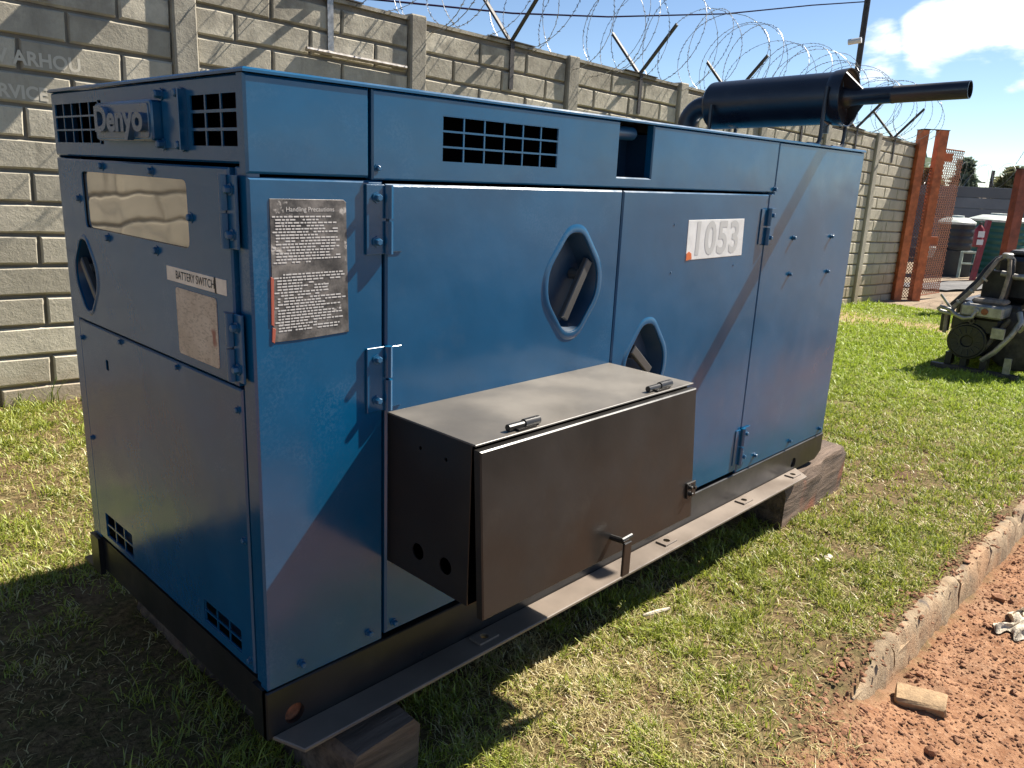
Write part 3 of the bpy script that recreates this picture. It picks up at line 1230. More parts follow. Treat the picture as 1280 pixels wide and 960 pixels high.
put_text('lettering', 'BATTERY SWITCH', 0.0265, end(0.236, 0.9275, 0.0136), (0, -1, 0), (0, 0, 1), M_PRINT, bs, sx=0.88, offset=0.0001)
m = MB().panel(end, [(0.133, 0.910), (0.139, 0.910), (0.142, 0.944), (0.135, 0.944)], (), 0.0125, 0.0015, 0.0002)
obj('scuff_mark', m, M_PRINT, bs)
m = MB().panel(end, rounded(rect(0.137, 0.744, 0.337, 0.899), 0.008, 3), (), 0.0115, 0.002, 0.0004)
obj('data_plate', m, M_PLATE, idr)
hinge(end, 0.022, 0.100, 0.062, 1.013, 1.158, 0.012, 'end')
hinge(end, 0.022, 0.100, 0.062, 0.735, 0.880, 0.012, 'end')
# lower access panel
g1 = rect(0.785, 0.025, 0.985, 0.118)
g2 = rect(0.118, 0.042, 0.314, 0.104)
g1 = rect(0.775, 0.032, 0.985, 0.112)
slot = rounded(rect(0.840, 0.595, 0.860, 0.625), 0.004, 2)
m = MB().panel(end, rect(0.060, 0.014, 1.050, 0.712), [g1, g2, slot], -0.02, 0.024, 0.004)
la = obj('access_panel', m, M_BLUE, GEN)
grille(la, end, 0.7755, 0.0325, 0.9845, 0.1115, 3, 2, -0.002, 0.005)
grille(la, end, 0.1185, 0.0425, 0.3135, 0.1035, 3, 2, -0.002, 0.005)
for u, v in ((1.030, 0.660), (0.731, 0.699), (0.377, 0.699), (0.079, 0.663), (1.030, 0.346), (0.078, 0.354), (0.078, 0.042)):
    bolt(la, end(u, v, 0.004), 'end', 0.0065, 0.008)

# --- skid base
ZB = -0.13
hole_l = circle(0.060, -0.088, 0.026, 18)
hole_r = circle(2.735, -0.089, 0.026, 18)
m = MB()
m.panel(front, [(-0.012, ZB), (L - 0.06, ZB), (L + 0.004, -0.095), (L + 0.004, -0.003), (-0.012, -0.003)], [hole_l, hole_r], -0.012, 0.018, 0.003, 0.014)
skid = obj('skid_rail', m, M_SKID, GEN)
m = MB()
m.panel(lambda u, v, d: Vector((u, WD + d, v)), [(-0.012, ZB), (L - 0.06, ZB), (L + 0.004, -0.095), (L + 0.004, -0.003), (-0.012, -0.003)], (), -0.006, 0.018, 0.003)
m.box((-0.012, WD + 0.012, ZB), (2.71, WD + 0.09, ZB + 0.008))
obj('skid_rail', m, M_SKID, GEN)
m = MB()
m.box((0.004, 0.0125, -0.115), (0.012, WD - 0.008, -0.004))
m.box((-0.012, 0.0005, ZB), (0.0035, 0.060, -0.003))
m.box((-0.012, WD - 0.06, ZB), (0.0035, WD - 0.0065, -0.003))
m.box((L - 0.04, 0.013, -0.12), (L - 0.03, WD - 0.008, -0.004))
m.box((0.013, 0.013, -0.02), (L - 0.041, WD - 0.008, -0.008))
obj('end_channel', m, M_SKID, GEN)
m = MB()
m.add([front(0.055, -0.088, -0.03)] * 0, [])
for c in ((0.060, -0.088), (2.735, -0.089)):
    m = MB().prism(front, circle(c[0], c[1], 0.034, 18), -0.022, -0.0125)
    obj('hole_backing', m, M_RUST if c[0] < 1 else M_LABEL, skid)  # right disc painted cream to stand in for sunlit grass behind the hole
lipf = lambda u, v, d: Vector((u, -v, ZB + d))
eyes = [0.655, 1.600, 2.190, 2.655]
m = MB()
m.panel(lipf, [(0.00, 0.0065), (2.765, 0.0065), (2.700, 0.095), (0.032, 0.095)], [circle(x, 0.045, 0.013, 12) for x in eyes], 0.0, 0.009, 0.0025, 0.009)
lipo = obj('skid_lip', m, M_LIP, GEN)
for x in eyes:
    m = MB().panel(lipf, rect(x - 0.038, 0.022, x + 0.038, 0.068), [circle(x, 0.045, 0.0135, 12)], 0.0092, 0.006, 0.001, 0.006)
    obj('eye_plate', m, M_LIP, lipo)

# --- switch box on the long side
bx0, bx1, bz0, bz1, bd = 0.333, 1.196, 0.222, 0.612, 0.305
m = MB()
left = lambda u, v, d: Vector((bx0 - d, -u, v))
m.panel(left, rect(0.0065, bz0, bd, bz1), [circle(0.128, 0.293, 0.021, 18), circle(0.228, 0.294, 0.021, 18), circle(0.132, 0.559, 0.005, 8), circle(0.222, 0.556, 0.005, 8)], -0.003, 0.003, 0.0008, 0.003)
m.box((bx1 - 0.003, -bd, bz0), (bx1, -0.0065, bz1))
m.box((bx0 + 0.001, -bd, bz0), (bx1 - 0.0035, -0.0065, bz0 + 0.003))
sb = obj('switch_box', m, M_CHAR, GEN)
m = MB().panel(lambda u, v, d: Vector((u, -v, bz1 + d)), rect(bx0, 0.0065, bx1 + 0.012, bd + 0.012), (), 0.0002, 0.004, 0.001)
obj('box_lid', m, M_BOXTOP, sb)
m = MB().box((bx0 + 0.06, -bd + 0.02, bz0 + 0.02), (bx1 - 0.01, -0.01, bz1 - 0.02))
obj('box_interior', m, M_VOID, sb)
top_d, bot_d = 0.318, 0.345


def doorf(u, v, d):
    t = (0.606 - v) / (0.606 - 0.212)
    return Vector((u, -(top_d + (bot_d - top_d) * t) - d, v))


m = MB().panel(doorf, rect(0.330, 0.212, 1.197, 0.606), (), -0.003, 0.021, 0.003)
bdoor = obj('box_door', m, M_CHAR, sb)
for a, b, dd in ((0.452, 0.555, 0.0), (1.005, 1.115, 0.0)):
    m = MB()
    mid = (a + b) / 2
    m.tube([(a, -0.296, 0.6255), (mid - 0.001, -0.296, 0.6255)], 0.0085, 12)
    m.tube([(mid + 0.001, -0.296, 0.6265), (b, -0.296, 0.6265)], 0.0105, 12)
    m.box((mid - 0.03, -0.312, 0.6165), (mid + 0.03, -0.296, 0.6215))
    obj('box_hinge', m, M_CHAR, sb)
m = MB()
hp = doorf(0.800, 0.268, 0.018)
m.tube([hp, hp + Vector((0.0, -0.048, 0.004))], 0.008, 10)
m.tube([hp + Vector((-0.012, -0.043, 0.010)), hp + Vector((0.03, -0.043, 0.012))], 0.006, 8)
q = hp + Vector((0.006, -0.046, -0.002))
m.box((q.x - 0.016, q.y - 0.006, q.z - 0.092), (q.x + 0.016, q.y + 0.002, q.z + 0.004), 0.002)
obj('door_handle', m, M_CHAR, sb)
m = MB()
m.prism(doorf, rect(1.160, 0.278, 1.205, 0.325), 0.0185, 0.024, 0.001)
obj('latch_plate', m, M_CHAR, sb)
for u, v in ((1.172, 0.312), (1.192, 0.308), (1.175, 0.291)):
    bolt(sb, doorf(u, v, 0.024), 'front', 0.006, 0.010, M_CHAR)

# --- exhaust
A0 = Vector((2.80, 0.668, 1.5445))
A1 = Vector((2.80, -0.466, 1.579))
ax = (A1 - A0).normalized()
m = MB().lathe(A0, ax, [(-0.012, 0.0), (-0.012, 0.06), (0.0, 0.098), (0.010, 0.107), (0.02, 0.109), (0.60, 0.109), (0.605, 0.114), (0.62, 0.116), (0.662, 0.120), (0.666, 0.119), (0.664, 0.115), (0.652, 0.113), (0.646, 0.106), (0.644, 0.05), (0.644, 0.0)], 48)
muf = obj('muffler', m, M_BLACK, GEN, smooth=40)
m = MB().lathe(A0, ax, [(0.63, 0.046), (0.66, 0.045), (0.672, 0.038), (0.70, 0.0345), (0.84, 0.0345), (0.842, 0.036), (0.85, 0.036), (0.852, 0.0345), (1.134, 0.0345), (1.134, 0.031), (0.95, 0.030), (0.95, 0.0)], 28)
obj('exhaust_pipe', m, M_BLACK, muf, smooth=40)
side = ax.cross(Vector((0, 0, 1))).normalized()
upv = side.cross(ax).normalized()
for w in (62, 236):
    m = MB()
    dr = side * math.cos(R(w)) + upv * math.sin(R(w))
    per = ax.cross(dr).normalized() * 0.004
    a = [A0 + ax * 0.646 + dr * 0.112, A0 + ax * 0.660 + dr * 0.112, A0 + ax * 0.725 + dr * 0.034, A0 + ax * 0.646 + dr * 0.034]
    m.add([q_ + per for q_ in a] + [q_ - per for q_ in a], [(0, 1, 2, 3), (4, 7, 6, 5), (0, 4, 5, 1), (1, 5, 6, 2), (2, 6, 7, 3), (3, 7, 4, 0)])
    obj('gusset', m, M_BLACK, muf, smooth=0)
pts = [A0 + ax * 0.03, A0 - ax * 0.03]
for t in range(1, 8):
    w = t / 7 * math.pi / 2
    pts.append(Vector((2.80, 0.70 + 0.10 * math.sin(w), 1.4435 + 0.10 * math.cos(w))))
pts += [Vector((2.80, 0.80, 1.40)), Vector((2.80, 0.80, 1.352))]
m = MB().tube(pts, 0.050, 20)
m.lathe((2.80, 0.80, 1.3525), (0, 0, 1), [(0, 0.0), (0, 0.085), (0.012, 0.085), (0.012, 0.05)], 20)
obj('exhaust_elbow', m, M_BLACK, muf, smooth=50)
m = MB().tube([A0 + ax * 0.575 - Vector((0, 0, 0.10)), A0 + ax * 0.575 - Vector((0, 0, 0.145))], [0.018, 0.018], 12)
obj('drain_stub', m, M_BLACK, muf)
for x0, sg in ((2.678, -1), (2.925, 1)):
    y = 0.055
    m = MB()
    m.tube([(x0 + 0.004 * -sg, y, 1.60), (x0, y, 1.54), (x0, y, 1.41), (x0 - 0.006, y, 1.378), (x0 - 0.02, y, 1.364), (x0 - 0.045, y, 1.3605), (x0 - 0.115, y, 1.3605)], 0.0085, 8)
    m.box((x0 - 0.13, y - 0.02, 1.3525), (x0 - 0.04, y + 0.02, 1.357))
    m.tube([(x0, y, 1.46), (2.80 + sg * 0.07, y, 1.452)], 0.008, 8)
    obj('exhaust_bracket', m, M_BLACK, muf)
    # rear support
    m = MB().tube([(x0, 0.60, 1.54), (x0, 0.60, 1.38), (x0 - 0.03, 0.60, 1.360), (x0 - 0.11, 0.60, 1.360)], 0.0085, 8)
    obj('exhaust_bracket', m, M_BLACK, muf)


# ------------------------------------------------------------------ timber blocks under the skid
def timber(name, a, b, w, z0, z1, seed, label):
    """squared old timber from a to b (xy), with worn uneven faces"""
    r = random.Random(seed)
    a, b = Vector(a), Vector(b)
    d = (b - a).normalized()
    s = Vector((-d.y, d.x, 0))
    n = 9
    ring = [(-1, 0), (-0.9, 0.12), (-1, 0.85), (-0.86, 1), (0.86, 1), (1, 0.85), (0.92, 0.3), (1, 0)]
    vs, fs = [], []
    for i in range(n):
        t = i / (n - 1)
        c = a.lerp(b, t)
        e = 0.93 if i in (0, n - 1) else 1
        for (u, h) in ring:
            vs.append(c + s * (u * w / 2 * e + r.uniform(-0.012, 0.010)) + Vector((0, 0, z0 + (z1 - z0) * (0.5 + (h - 0.5) * e) + (r.uniform(-0.022, 0.0) if h > 0.5 else 0))) + d * r.uniform(-0.008, 0.008))
    k = len(ring)
    for i in range(n - 1):
        for j in range(k):
            q = (j + 1) % k
            fs.append((i * k + j, i * k + q, (i + 1) * k + q, (i + 1) * k + j))
    fs += [tuple(range(k)), tuple(range((n - 1) * k, n * k))]
    return obj(name, MB().add(vs, fs), M_WOOD, None, label, 'timber block', 'timber blocks under the generator', loc=(a.x, a.y, z0), smooth=25)


timber('timber_block', (2.60, 0.045, 0), (3.42, 0.10, 0), 0.21, -0.43, ZB - 0.006, 3, 'weathered brown timber block under the far end of the generator')
timber('timber_block', (0.22, -0.155, 0), (0.20, 1.10, 0), 0.22, -0.34, ZB - 0.004, 4, 'reddish timber block under the nearest corner of the generator')


# ------------------------------------------------------------------ kerb, dirt, debris
def kerb_stone(x0, x1, parent, seed):
    r = np.random.default_rng(seed)
    n = max(6, int((x1 - x0) / 0.022))
    xs = np.linspace(x0, x1, n)
    ring = [(-0.80, -0.30), (-0.797, -0.13), (-0.790, -0.07), (-0.784, -0.02), (-0.770, 0.004), (-0.750, 0.010), (-0.728, 0.004), (-0.71, -0.04), (-0.71, -0.30)]
    vs, fs = [], []
    for i, x in enumerate(xs):
        bz = float(base_z(x))
        er = 0.022 * (float(fbm(np.array(x * 3.0), np.array(1.7), 5, 5)) - 0.5)
        end_ = (0.010 if i in (0, n - 1) else 0) + 0.055 * float(1 - sstep(1.55, 1.95, x))
        chip = max(0, fbm(np.array(x * 7.0), np.array(seed + 3.1), 21) - 0.55) * 0.10
        for k, (y, h) in enumerate(ring):
            top = (0, 0, 0.2, 0.8, 1, 1, 0.8, 0, 0)[k]
            vs.append((x + r.uniform(-.008, .008), y + er + 0.016 * (float(fbm(np.array(x * 9.0), np.array(h * 14 + 3), 8)) - 0.5) + r.uniform(-.003, .003) + (chip * 0.6 if k in (3, 4) else 0), bz + h - chip * top - end_ * top + 0.016 * (float(fbm(np.array(x * 6.0), np.array(k * 0.4), 31)) - 0.6) * top + r.uniform(-.003, .002)))
    k = len(ring)
    for i in range(n - 1):
        for j in range(k):
            q = (j + 1) % k
            fs.append((i * k + j, i * k + q, (i + 1) * k + q, (i + 1) * k + j))
    fs += [tuple(range(k)), tuple(range((n - 1) * k, n * k))]
    return obj('kerb_stone', MB().add(vs, fs), M_KERB, parent, smooth=40)


m = MB()
pp = []
for x in np.linspace(1.56, 6.2, 20):
    bz = float(base_z(x))
    pp += [(x, -0.785, bz - 0.40), (x, -0.70, bz - 0.40), (x, -0.70, bz - 0.05), (x, -0.785, bz - 0.05)]
for i in range(19):
    for j in range(4):
        q = (j + 1) % 4
        m.f.append((i * 4 + j, i * 4 + q, i * 4 + 4 + q, i * 4 + 4 + j))
m.v = pp
kerb = obj('kerb', m, M_KERB, None, kind='structure')
xk = 1.55
for i, Lk in enumerate((0.42, 0.78, 0.95, 0.95, 0.95, 0.6)):
    kerb_stone(xk, xk + Lk - 0.004, kerb, 11 + i)
    xk += Lk

# loose soil clods and gravel
m = MB()
ico = bmesh.new()
bmesh.ops.create_icosphere(ico, subdivisions=1, radius=1.0)
IV = [v.co.copy() for v in ico.verts]
IF = [[v.index for v in f.verts] for f in ico.faces]
ico.free()
rr = random.Random(21)


def lump(m, c, r, flat=0.7):
    sx, sy, sz = rr.uniform(0.7, 1.3), rr.uniform(0.7, 1.3), rr.uniform(0.5, 1.0) * flat
    rot = Matrix.Rotation(rr.uniform(0, 6.28), 3, 'Z') @ Matrix.Rotation(rr.uniform(-.5, .5), 3, 'X')
    m.add([Vector(c) + rot @ Vector((v.x * sx * r * rr.uniform(.55, 1.3), v.y * sy * r * rr.uniform(.55, 1.3), v.z * sz * r * rr.uniform(.55, 1.3))) for v in IV], IF)


for i in range(11000):
    x = rr.uniform(0.7, 4.8)
    y = -0.82 - abs(rr.gauss(0, 0.42)) if x > 1.4 else -0.70 - abs(rr.gauss(0, 0.4))
    r = min(0.022, 0.0022 + rr.expovariate(1 / 0.0020))
    lump(m, (x, y, float(ground_z(x, y)) + r * 0.2), r)
for i in range(1500):                                    # crumbs lying on the kerb top and the broken near end
    if i % 3:
        x, y = rr.uniform(1.56, 4.6), rr.gauss(-0.715, 0.035)
        z = float(base_z(x)) + 0.002
    else:
        x, y = rr.gauss(1.42, 0.10), rr.gauss(-0.80, 0.08)
        z = float(ground_z(x, y))
    lump(m, (x, y, z), min(0.016, 0.003 + rr.expovariate(1 / 0.003)))
obj('soil_clods', m, M_CLOD, None, 'loose red soil crumbs on the bare dirt beside the kerb', None, kind='stuff', smooth=0, recalc=False)

# half brick
bx, by = 1.86, -0.915
bz = float(ground_z(bx, by))
m = MB().box((-0.078, -0.042, -0.03), (0.078, 0.042, 0.018), 0.008, Matrix.Translation((bx, by, bz + 0.018)) @ Matrix.Rotation(R(-72), 4, 'Z') @ Matrix.Rotation(R(10), 4, 'X') @ Matrix.Rotation(R(-5), 4, 'Y'))
for i, v in enumerate(m.v):
    m.v[i] = tuple(Vector(v) + Vector((rr.uniform(-.004, .004), rr.uniform(-.004, .004), rr.uniform(-.003, .003))))
obj('loose_brick', m, simple('sandy_brick', (0.36, 0.24, 0.13), 0.9, 0, 0.25, 25, 0.4), None, 'worn tan brick lying on the red dirt just below the kerb', 'brick', loc=(bx, by, bz))

# crumpled rag
cx, cy = 2.80, -1.035
n = 26
vs, fs = [], []
for i in range(n):
    for j in range(n):
        u, v = i / (n - 1) - 0.5, j / (n - 1) - 0.5
        x, y = cx + u * 0.30 + 0.03 * math.sin(v * 14), cy + v * 0.13 * (1 - 0.3 * u) + 0.02 * math.sin(u * 11)
        fold = abs(math.sin(v * 17 + u * 5 + 2 * float(vnoise(u * 5, v * 5, 2)))) * 0.018 + 0.03 * float(vnoise(u * 6 + 9, v * 9, 6))
        e = 1 - max(abs(u), abs(v)) * 2
        vs.append((x, y, float(ground_z(x, y)) + 0.004 + fold * min(1, e * 3 + 0.15)))
for i in range(n - 1):
    for j in range(n - 1):
        fs.append((i * n + j, (i + 1) * n + j, (i + 1) * n + j + 1, i * n + j + 1))
obj('crumpled_rag', MB().add(vs, fs), M_RAG, None, 'dirty off-white crumpled cloth lying on the red dirt at the right edge', 'cloth', loc=(cx, cy, float(ground_z(cx, cy))), smooth=60)

# single stones
for x, y, r, l in ((2.98, -0.90, 0.030, 'dark red stone on the dirt above the crumpled cloth'), (2.05, -0.86, 0.022, 'small pale stone at the foot of the kerb beside the brick'),
                   (1.62, -1.02, 0.024, 'dark clod of earth on the dirt below the tan brick'), (2.0, -1.28, 0.024, 'brown stone near the lower right corner of the dirt')):
    mm = MB()
    lump(mm, (x, y, float(ground_z(x, y)) + r * 0.4), r, 0.9)
    obj('stone', mm, M_CLOD, None, l, 'stone', 'stones on the dirt', loc=(x, y, float(ground_z(x, y))), smooth=0, recalc=False)


# litter on the lawn
m = MB().tube([(1.40, -0.10, -0.325), (1.45, -0.125, -0.318), (1.51, -0.14, -0.322)], [0.006, 0.008, 0.005], 7)
obj('dry_stick', m, M_RAG, None, 'short pale dry stick on the grass in front of the skid shadow', 'stick', loc=(1.40, -0.10, -0.325))
m = MB()
for i in range(9):
    x, y = 2.42 + rr.gauss(0, 0.025), -0.33 + rr.gauss(0, 0.02)
    lump(m, (x, y, float(ground_z(x, y)) + 0.018), rr.uniform(0.006, 0.014), 0.4)
obj('plaster_crumbs', m, M_RAG, None, 'small heap of pale plaster crumbs in the grass right of the generator', 'crumbs', kind='stuff', loc=(2.42, -0.33, -0.37), smooth=0, recalc=False)

# ------------------------------------------------------------------ grass
FX, FY, FZ = 0.7005052, 0.665998, -0.2563967
RX, RY, RZ = 0.6966254, -0.7161416, 0.0430617
UX, UY, UZ = 0.1549373, 0.2087774, 0.9656119


def in_view(x, y, z, margin=1.25):
    dx, dy, dz = x - CAM[0], y - CAM[1], z - CAM[2]
    w = dx * FX + dy * FY + dz * FZ
    u = (dx * RX + dy * RY + dz * RZ) / np.maximum(w, 1e-3) * 987 / 640
    v = (dx * UX + dy * UY + dz * UZ) / np.maximum(w, 1e-3) * 987 / 480
    return (w > 0.2) & (np.abs(u) < margin) & (np.abs(v) < margin), w


def lawn_patch(x, y):
    """0 = bare soil .. 1 = thick"""
    t = fbm(x * 1.3, y * 1.3, 31) * 0.6 + fbm(x * 4.5, y * 4.5, 37, 3) * 0.4
    th = 0.25 + 0.75 * sstep(0.34, 0.50, t + 0.10 * sstep(4, 8, x))
    # worn ground in front of the shaded end
    worn = np.exp(-(((x + 0.05) / 0.75) ** 2 + ((y - 0.75) / 0.85) ** 2))
    return np.clip(th - 0.88 * worn, 0.04, 1)


def make_grass():
    N = 3600000
    # sample by area in two zones, thin by distance
    xs = np.concatenate([rng.uniform(-1.2, 4.5, 2000000), rng.uniform(4.5, 13.6, 1100000)])
    ys = np.concatenate([rng.uniform(-1.15, 3.9, 2000000), rng.uniform(-3.2, 3.6, 1100000)])
    zs = base_z(xs)
    ok, w = in_view(xs, ys, zs)
    area_d = np.concatenate([np.full(2000000, 2000000 / (5.7 * 5.05)), np.full(1100000, 1100000 / (9.1 * 6.8))])
    want = 34000 * np.minimum(1, (2.4 / np.maximum(w, 0.5)) ** 1.35)
    cov = lawn_patch(xs, ys)
    cov = cov * (0.35 + 0.65 * sstep(0.30, 0.48, fbm(xs * 8, ys * 8, 83, 3)))
    cov = cov * (0.45 + 1.0 * sstep(0.3, 0.7, vnoise(xs * 17, ys * 17, 71)) * (0.4 + 0.9 * vnoise(xs * 41, ys * 41, 73)))
    kerbline = -0.715 + 0.05 * (vnoise(xs * 5, ys * 0, 3) - 0.5)
    edge = np.where(xs > 1.42, sstep(-0.01, 0.05, ys - kerbline), sstep(-1.05, -0.62, ys + 0.25 * (vnoise(xs * 4, ys * 4, 8) - 0.5)))
    edge = np.where(xs > 5.5, sstep(-2.8, -1.2, ys), edge)
    path = 1 - 0.75 * sstep(10.0, 10.6, xs + 2 * (vnoise(xs, ys, 5) - .5)) * (1 - sstep(11.3, 11.9, xs + 2 * (vnoise(xs, ys, 5) - .5)))
    under = (xs > 0.1) & (xs < 2.95) & (ys > 0.10) & (ys < 1.0)
    wally = ys < WY0 + WM * xs - 0.04
    p = want / area_d * cov * edge * path
    keep = ok & (rng.random(len(xs)) < p) & ~under & wally
    x, y, w = xs[keep], ys[keep], w[keep]
    z = ground_z(x, y)
    n = len(x)
    lush = np.clip(fbm(x * 1.1 + 7, y * 1.1, 51) * 1.0 + 0.35 * sstep(3.5, 8, x) + 0.28 * sstep(2.4, 3.5, y) - 0.02, 0, 1)
    dry = rng.random(n) > sstep(0.12, 0.62, lush + 0.35 * (vnoise(x * 11, y * 11, 77) - 0.5))
    h = rng.gamma(5.0, 0.0052, n) * (0.75 + 0.6 * lush)
    h = np.where(dry, h * 0.9, h) * (0.65 + 0.6 * vnoise(x * 17, y * 17, 71))
    tall = rng.random(n) < 0.02
    h = np.where(tall, h * 1.5, h)
    thatch = rng.random(n) < 0.22
    h = np.where(thatch, rng.uniform(0.005, 0.014, n), h)
    dry = dry | (thatch & (rng.random(n) < 0.8))
    nearwall = (ys[keep] > WY0 + WM * x - 0.16) & (rng.random(n) < 0.25)
    h = np.where(nearwall, h * 2.2, h)
    h = np.clip(h, 0.005, 0.16)
    lean = np.where(dry, rng.uniform(1.2, 4.0, n), rng.uniform(0.5, 2.4, n))
    lean = np.where(thatch, rng.uniform(4, 9, n), lean)
    az = rng.uniform(0, 2 * np.pi, n)
    bw = 0.0016 * (0.7 + 0.6 * rng.random(n)) * np.maximum(1, w / 2.2) ** 0.75
    cx_, sy_ = np.cos(az), np.sin(az)
    ln = np.where(thatch, h, h / np.sqrt(1 + 0.35 * lean ** 2))
    tipx, tipy, tipz = x + cx_ * lean * ln * 0.8, y + sy_ * lean * ln * 0.8, z + ln
    midx, midy, midz = x + cx_ * lean * ln * 0.28, y + sy_ * lean * ln * 0.28, z + ln * 0.62
    a2 = az + np.pi / 2 + rng.normal(0, 0.5, n)
    px, py = np.cos(a2) * bw, np.sin(a2) * bw
    zb = z - 0.004
    V = np.empty((n, 5, 3), np.float32)
    V[:, 0] = np.stack([x - px, y - py, zb], -1)
    V[:, 1] = np.stack([x + px, y + py, zb], -1)
    V[:, 2] = np.stack([midx + px * .85, midy + py * .85, midz], -1)
    V[:, 3] = np.stack([midx - px * .85, midy - py * .85, midz], -1)
    V[:, 4] = np.stack([tipx, tipy, tipz], -1)
    loops = (np.arange(n)[:, None] * 5 + np.array([0, 1, 2, 3, 3, 2, 4])[None]).astype(np.int32)
    starts = (np.arange(n)[:, None] * 7 + np.array([0, 4])[None]).astype(np.int32)
    me = bpy.data.meshes.new('grass')
    me.vertices.add(n * 5)
    me.vertices.foreach_set('co', V.ravel())
    me.loops.add(n * 7)
    me.loops.foreach_set('vertex_index', loops.ravel())
    me.polygons.add(n * 2)
    me.polygons.foreach_set('loop_start', starts.ravel())
    me.update(calc_edges=True)
    g0 = np.array([0.150, 0.195, 0.024])
    g1 = np.array([0.42, 0.47, 0.06])
    d0 = np.array([0.36, 0.28, 0.12])
    d1 = np.array([0.66, 0.57, 0.29])
    t = rng.random(n)[:, None]
    yel = np.clip(fbm(x * 2.3, y * 2.3, 61) * 1.4 - 0.3, 0, 1)[:, None]
    col = np.where(dry[:, None], d0 + (d1 - d0) * t, g0 + (g1 - g0) * t)
    col = col * (1 - 0.25 * yel) + np.array([0.30, 0.28, 0.07]) * 0.25 * yel
    br = (sstep(3.5, 8, x) * 0.55)[:, None]
    col = col * (1 - br) + np.array([0.36, 0.50, 0.045]) * br
    col4 = np.concatenate([col, np.ones((n, 1))], 1).astype(np.float32)
    at = me.attributes.new('col', 'FLOAT_COLOR', 'POINT')
    at.data.foreach_set('color', np.repeat(col4, 5, axis=0).ravel())
    me.materials.append(M_BLADE)
    o = bpy.data.objects.new('grass', me)
    link(o, None, 'short patchy lawn of green and straw-dry blades around the generator', None, kind='stuff')
    print('grass blades', n)


make_grass()


# weeds along the foot of the wall at the left
def weed(x, y, nb, hgt, seed, label):
    r = random.Random(seed)
    z = float(ground_z(x, y))
    m = MB()
    for i in range(nb):
        a = r.uniform(0, 6.28)
        h = hgt * r.uniform(0.5, 1.1)
        ln = r.uniform(0.2, 0.9) * h
        p0 = Vector((x + r.uniform(-.03, .03), y + r.uniform(-.02, .02), z))
        pts = [p0 + Vector((math.cos(a) * ln * t * t, math.sin(a) * ln * t * t * 0.6, h * t)) for t in (0, .35, .7, 1)]
        s = Vector((-math.sin(a), math.cos(a), 0)) * 0.0035
        vs = []
        for k, q in enumerate(pts):
            ww = (1, 0.9, 0.6, 0.05)[k]
            vs += [q - s * ww, q + s * ww]
        m.add(vs, [(0, 1, 3, 2), (2, 3, 5, 4), (4, 5, 7, 6)])
    o = obj('grass_tuft', m, M_LEAF, None, label, 'grass tuft', 'grass tufts along the wall', loc=(x, y, z), smooth=0, recalc=False)
    at = o.data.attributes.new('col', 'FLOAT_COLOR', 'POINT')
    cols = []
    for i in range(len(o.data.vertices)):
        k = (i // 8) * 7919 % 97 / 97
        cols += [0.09 + 0.14 * k, 0.15 + 0.10 * k, 0.025 + 0.03 * k, 1]
    at.data.foreach_set('color', cols)


weed(0.66, 3.83, 9, 0.20, 1, 'taller grass tuft at the foot of the wall left of the generator')
weed(0.47, 3.84, 8, 0.13, 2, 'low grass tuft at the wall foot at the far left edge')
weed(0.83, 3.80, 7, 0.12, 5, 'low grass tuft at the wall foot right beside the generator')


# ------------------------------------------------------------------ gate posts, mesh gate, far yard
def channel_post(x, y, z0, z1, w, d, ang, name, label, group, mat=M_ORANGE, cap=True):
    root = thing(name, (x, y, z0), label, 'post', group)
    Mx = Matrix.Translation((x, y, 0)) @ Matrix.Rotation(ang, 4, 'Z')
    t = 0.010
    m = MB()
    m.box((-w / 2, -d / 2, z0), (w / 2, -d / 2 + t, z1), 0, Mx)
    m.box((-w / 2, -d / 2 + t, z0), (-w / 2 + t, d / 2, z1), 0, Mx)
    m.box((w / 2 - t, -d / 2 + t, z0), (w / 2, d / 2, z1), 0, Mx)
    obj('channel', m, mat, root, smooth=0)
    m = MB().box((-w / 2 - 0.01, -d / 2 - 0.01, z1 + 0.0005), (w / 2 + 0.01, d / 2 + 0.01, z1 + 0.012), 0, Mx)
    obj('cap_plate', m, M_IRON, root, smooth=0)
    for zz in (0.35, 1.80):
        m = MB().box((w / 2, -0.02, zz - 0.07), (w / 2 + 0.18, 0.02, zz + 0.07), 0, Mx)
        if name == 'gate_post' and cap:
            obj('bracket', m, mat, root, smooth=0)
    return root


channel_post(14.50, 3.46, -0.78, 2.23, 0.145, 0.14, R(-40), 'gate_post', 'orange steel channel post against the end of the block wall', 'orange gate posts', cap=False)
channel_post(14.80, 3.24, -0.78, 2.24, 0.16, 0.14, R(-40), 'gate_post', 'orange steel channel post with side brackets, left of the mesh', 'orange gate posts')
channel_post(14.66, 1.86, -0.78, 1.62, 0.17, 0.15, R(-40), 'gate_post', 'red brown steel post at the right edge behind the old engine', 'orange gate posts', simple('red_oxide', (0.22, 0.055, 0.032), 0.6, 0, 0.4, 5, 0.2), cap=False)
m = MB()
a, b = Vector((14.50, 3.46, 2.246)), Vector((14.80, 3.24, 2.256))
m.box((-0.02, -0.06, 0), ((b - a).length + 0.02, 0.06, 0.008), 0, Matrix.Translation(a) @ Matrix.Rotation(math.atan2(b.y - a.y, b.x - a.x), 4, 'Z'))
obj('lintel_strip', m, M_IRON, None, 'flat dark strip bridging the tops of the two orange posts', 'steel strip', loc=a, smooth=0)


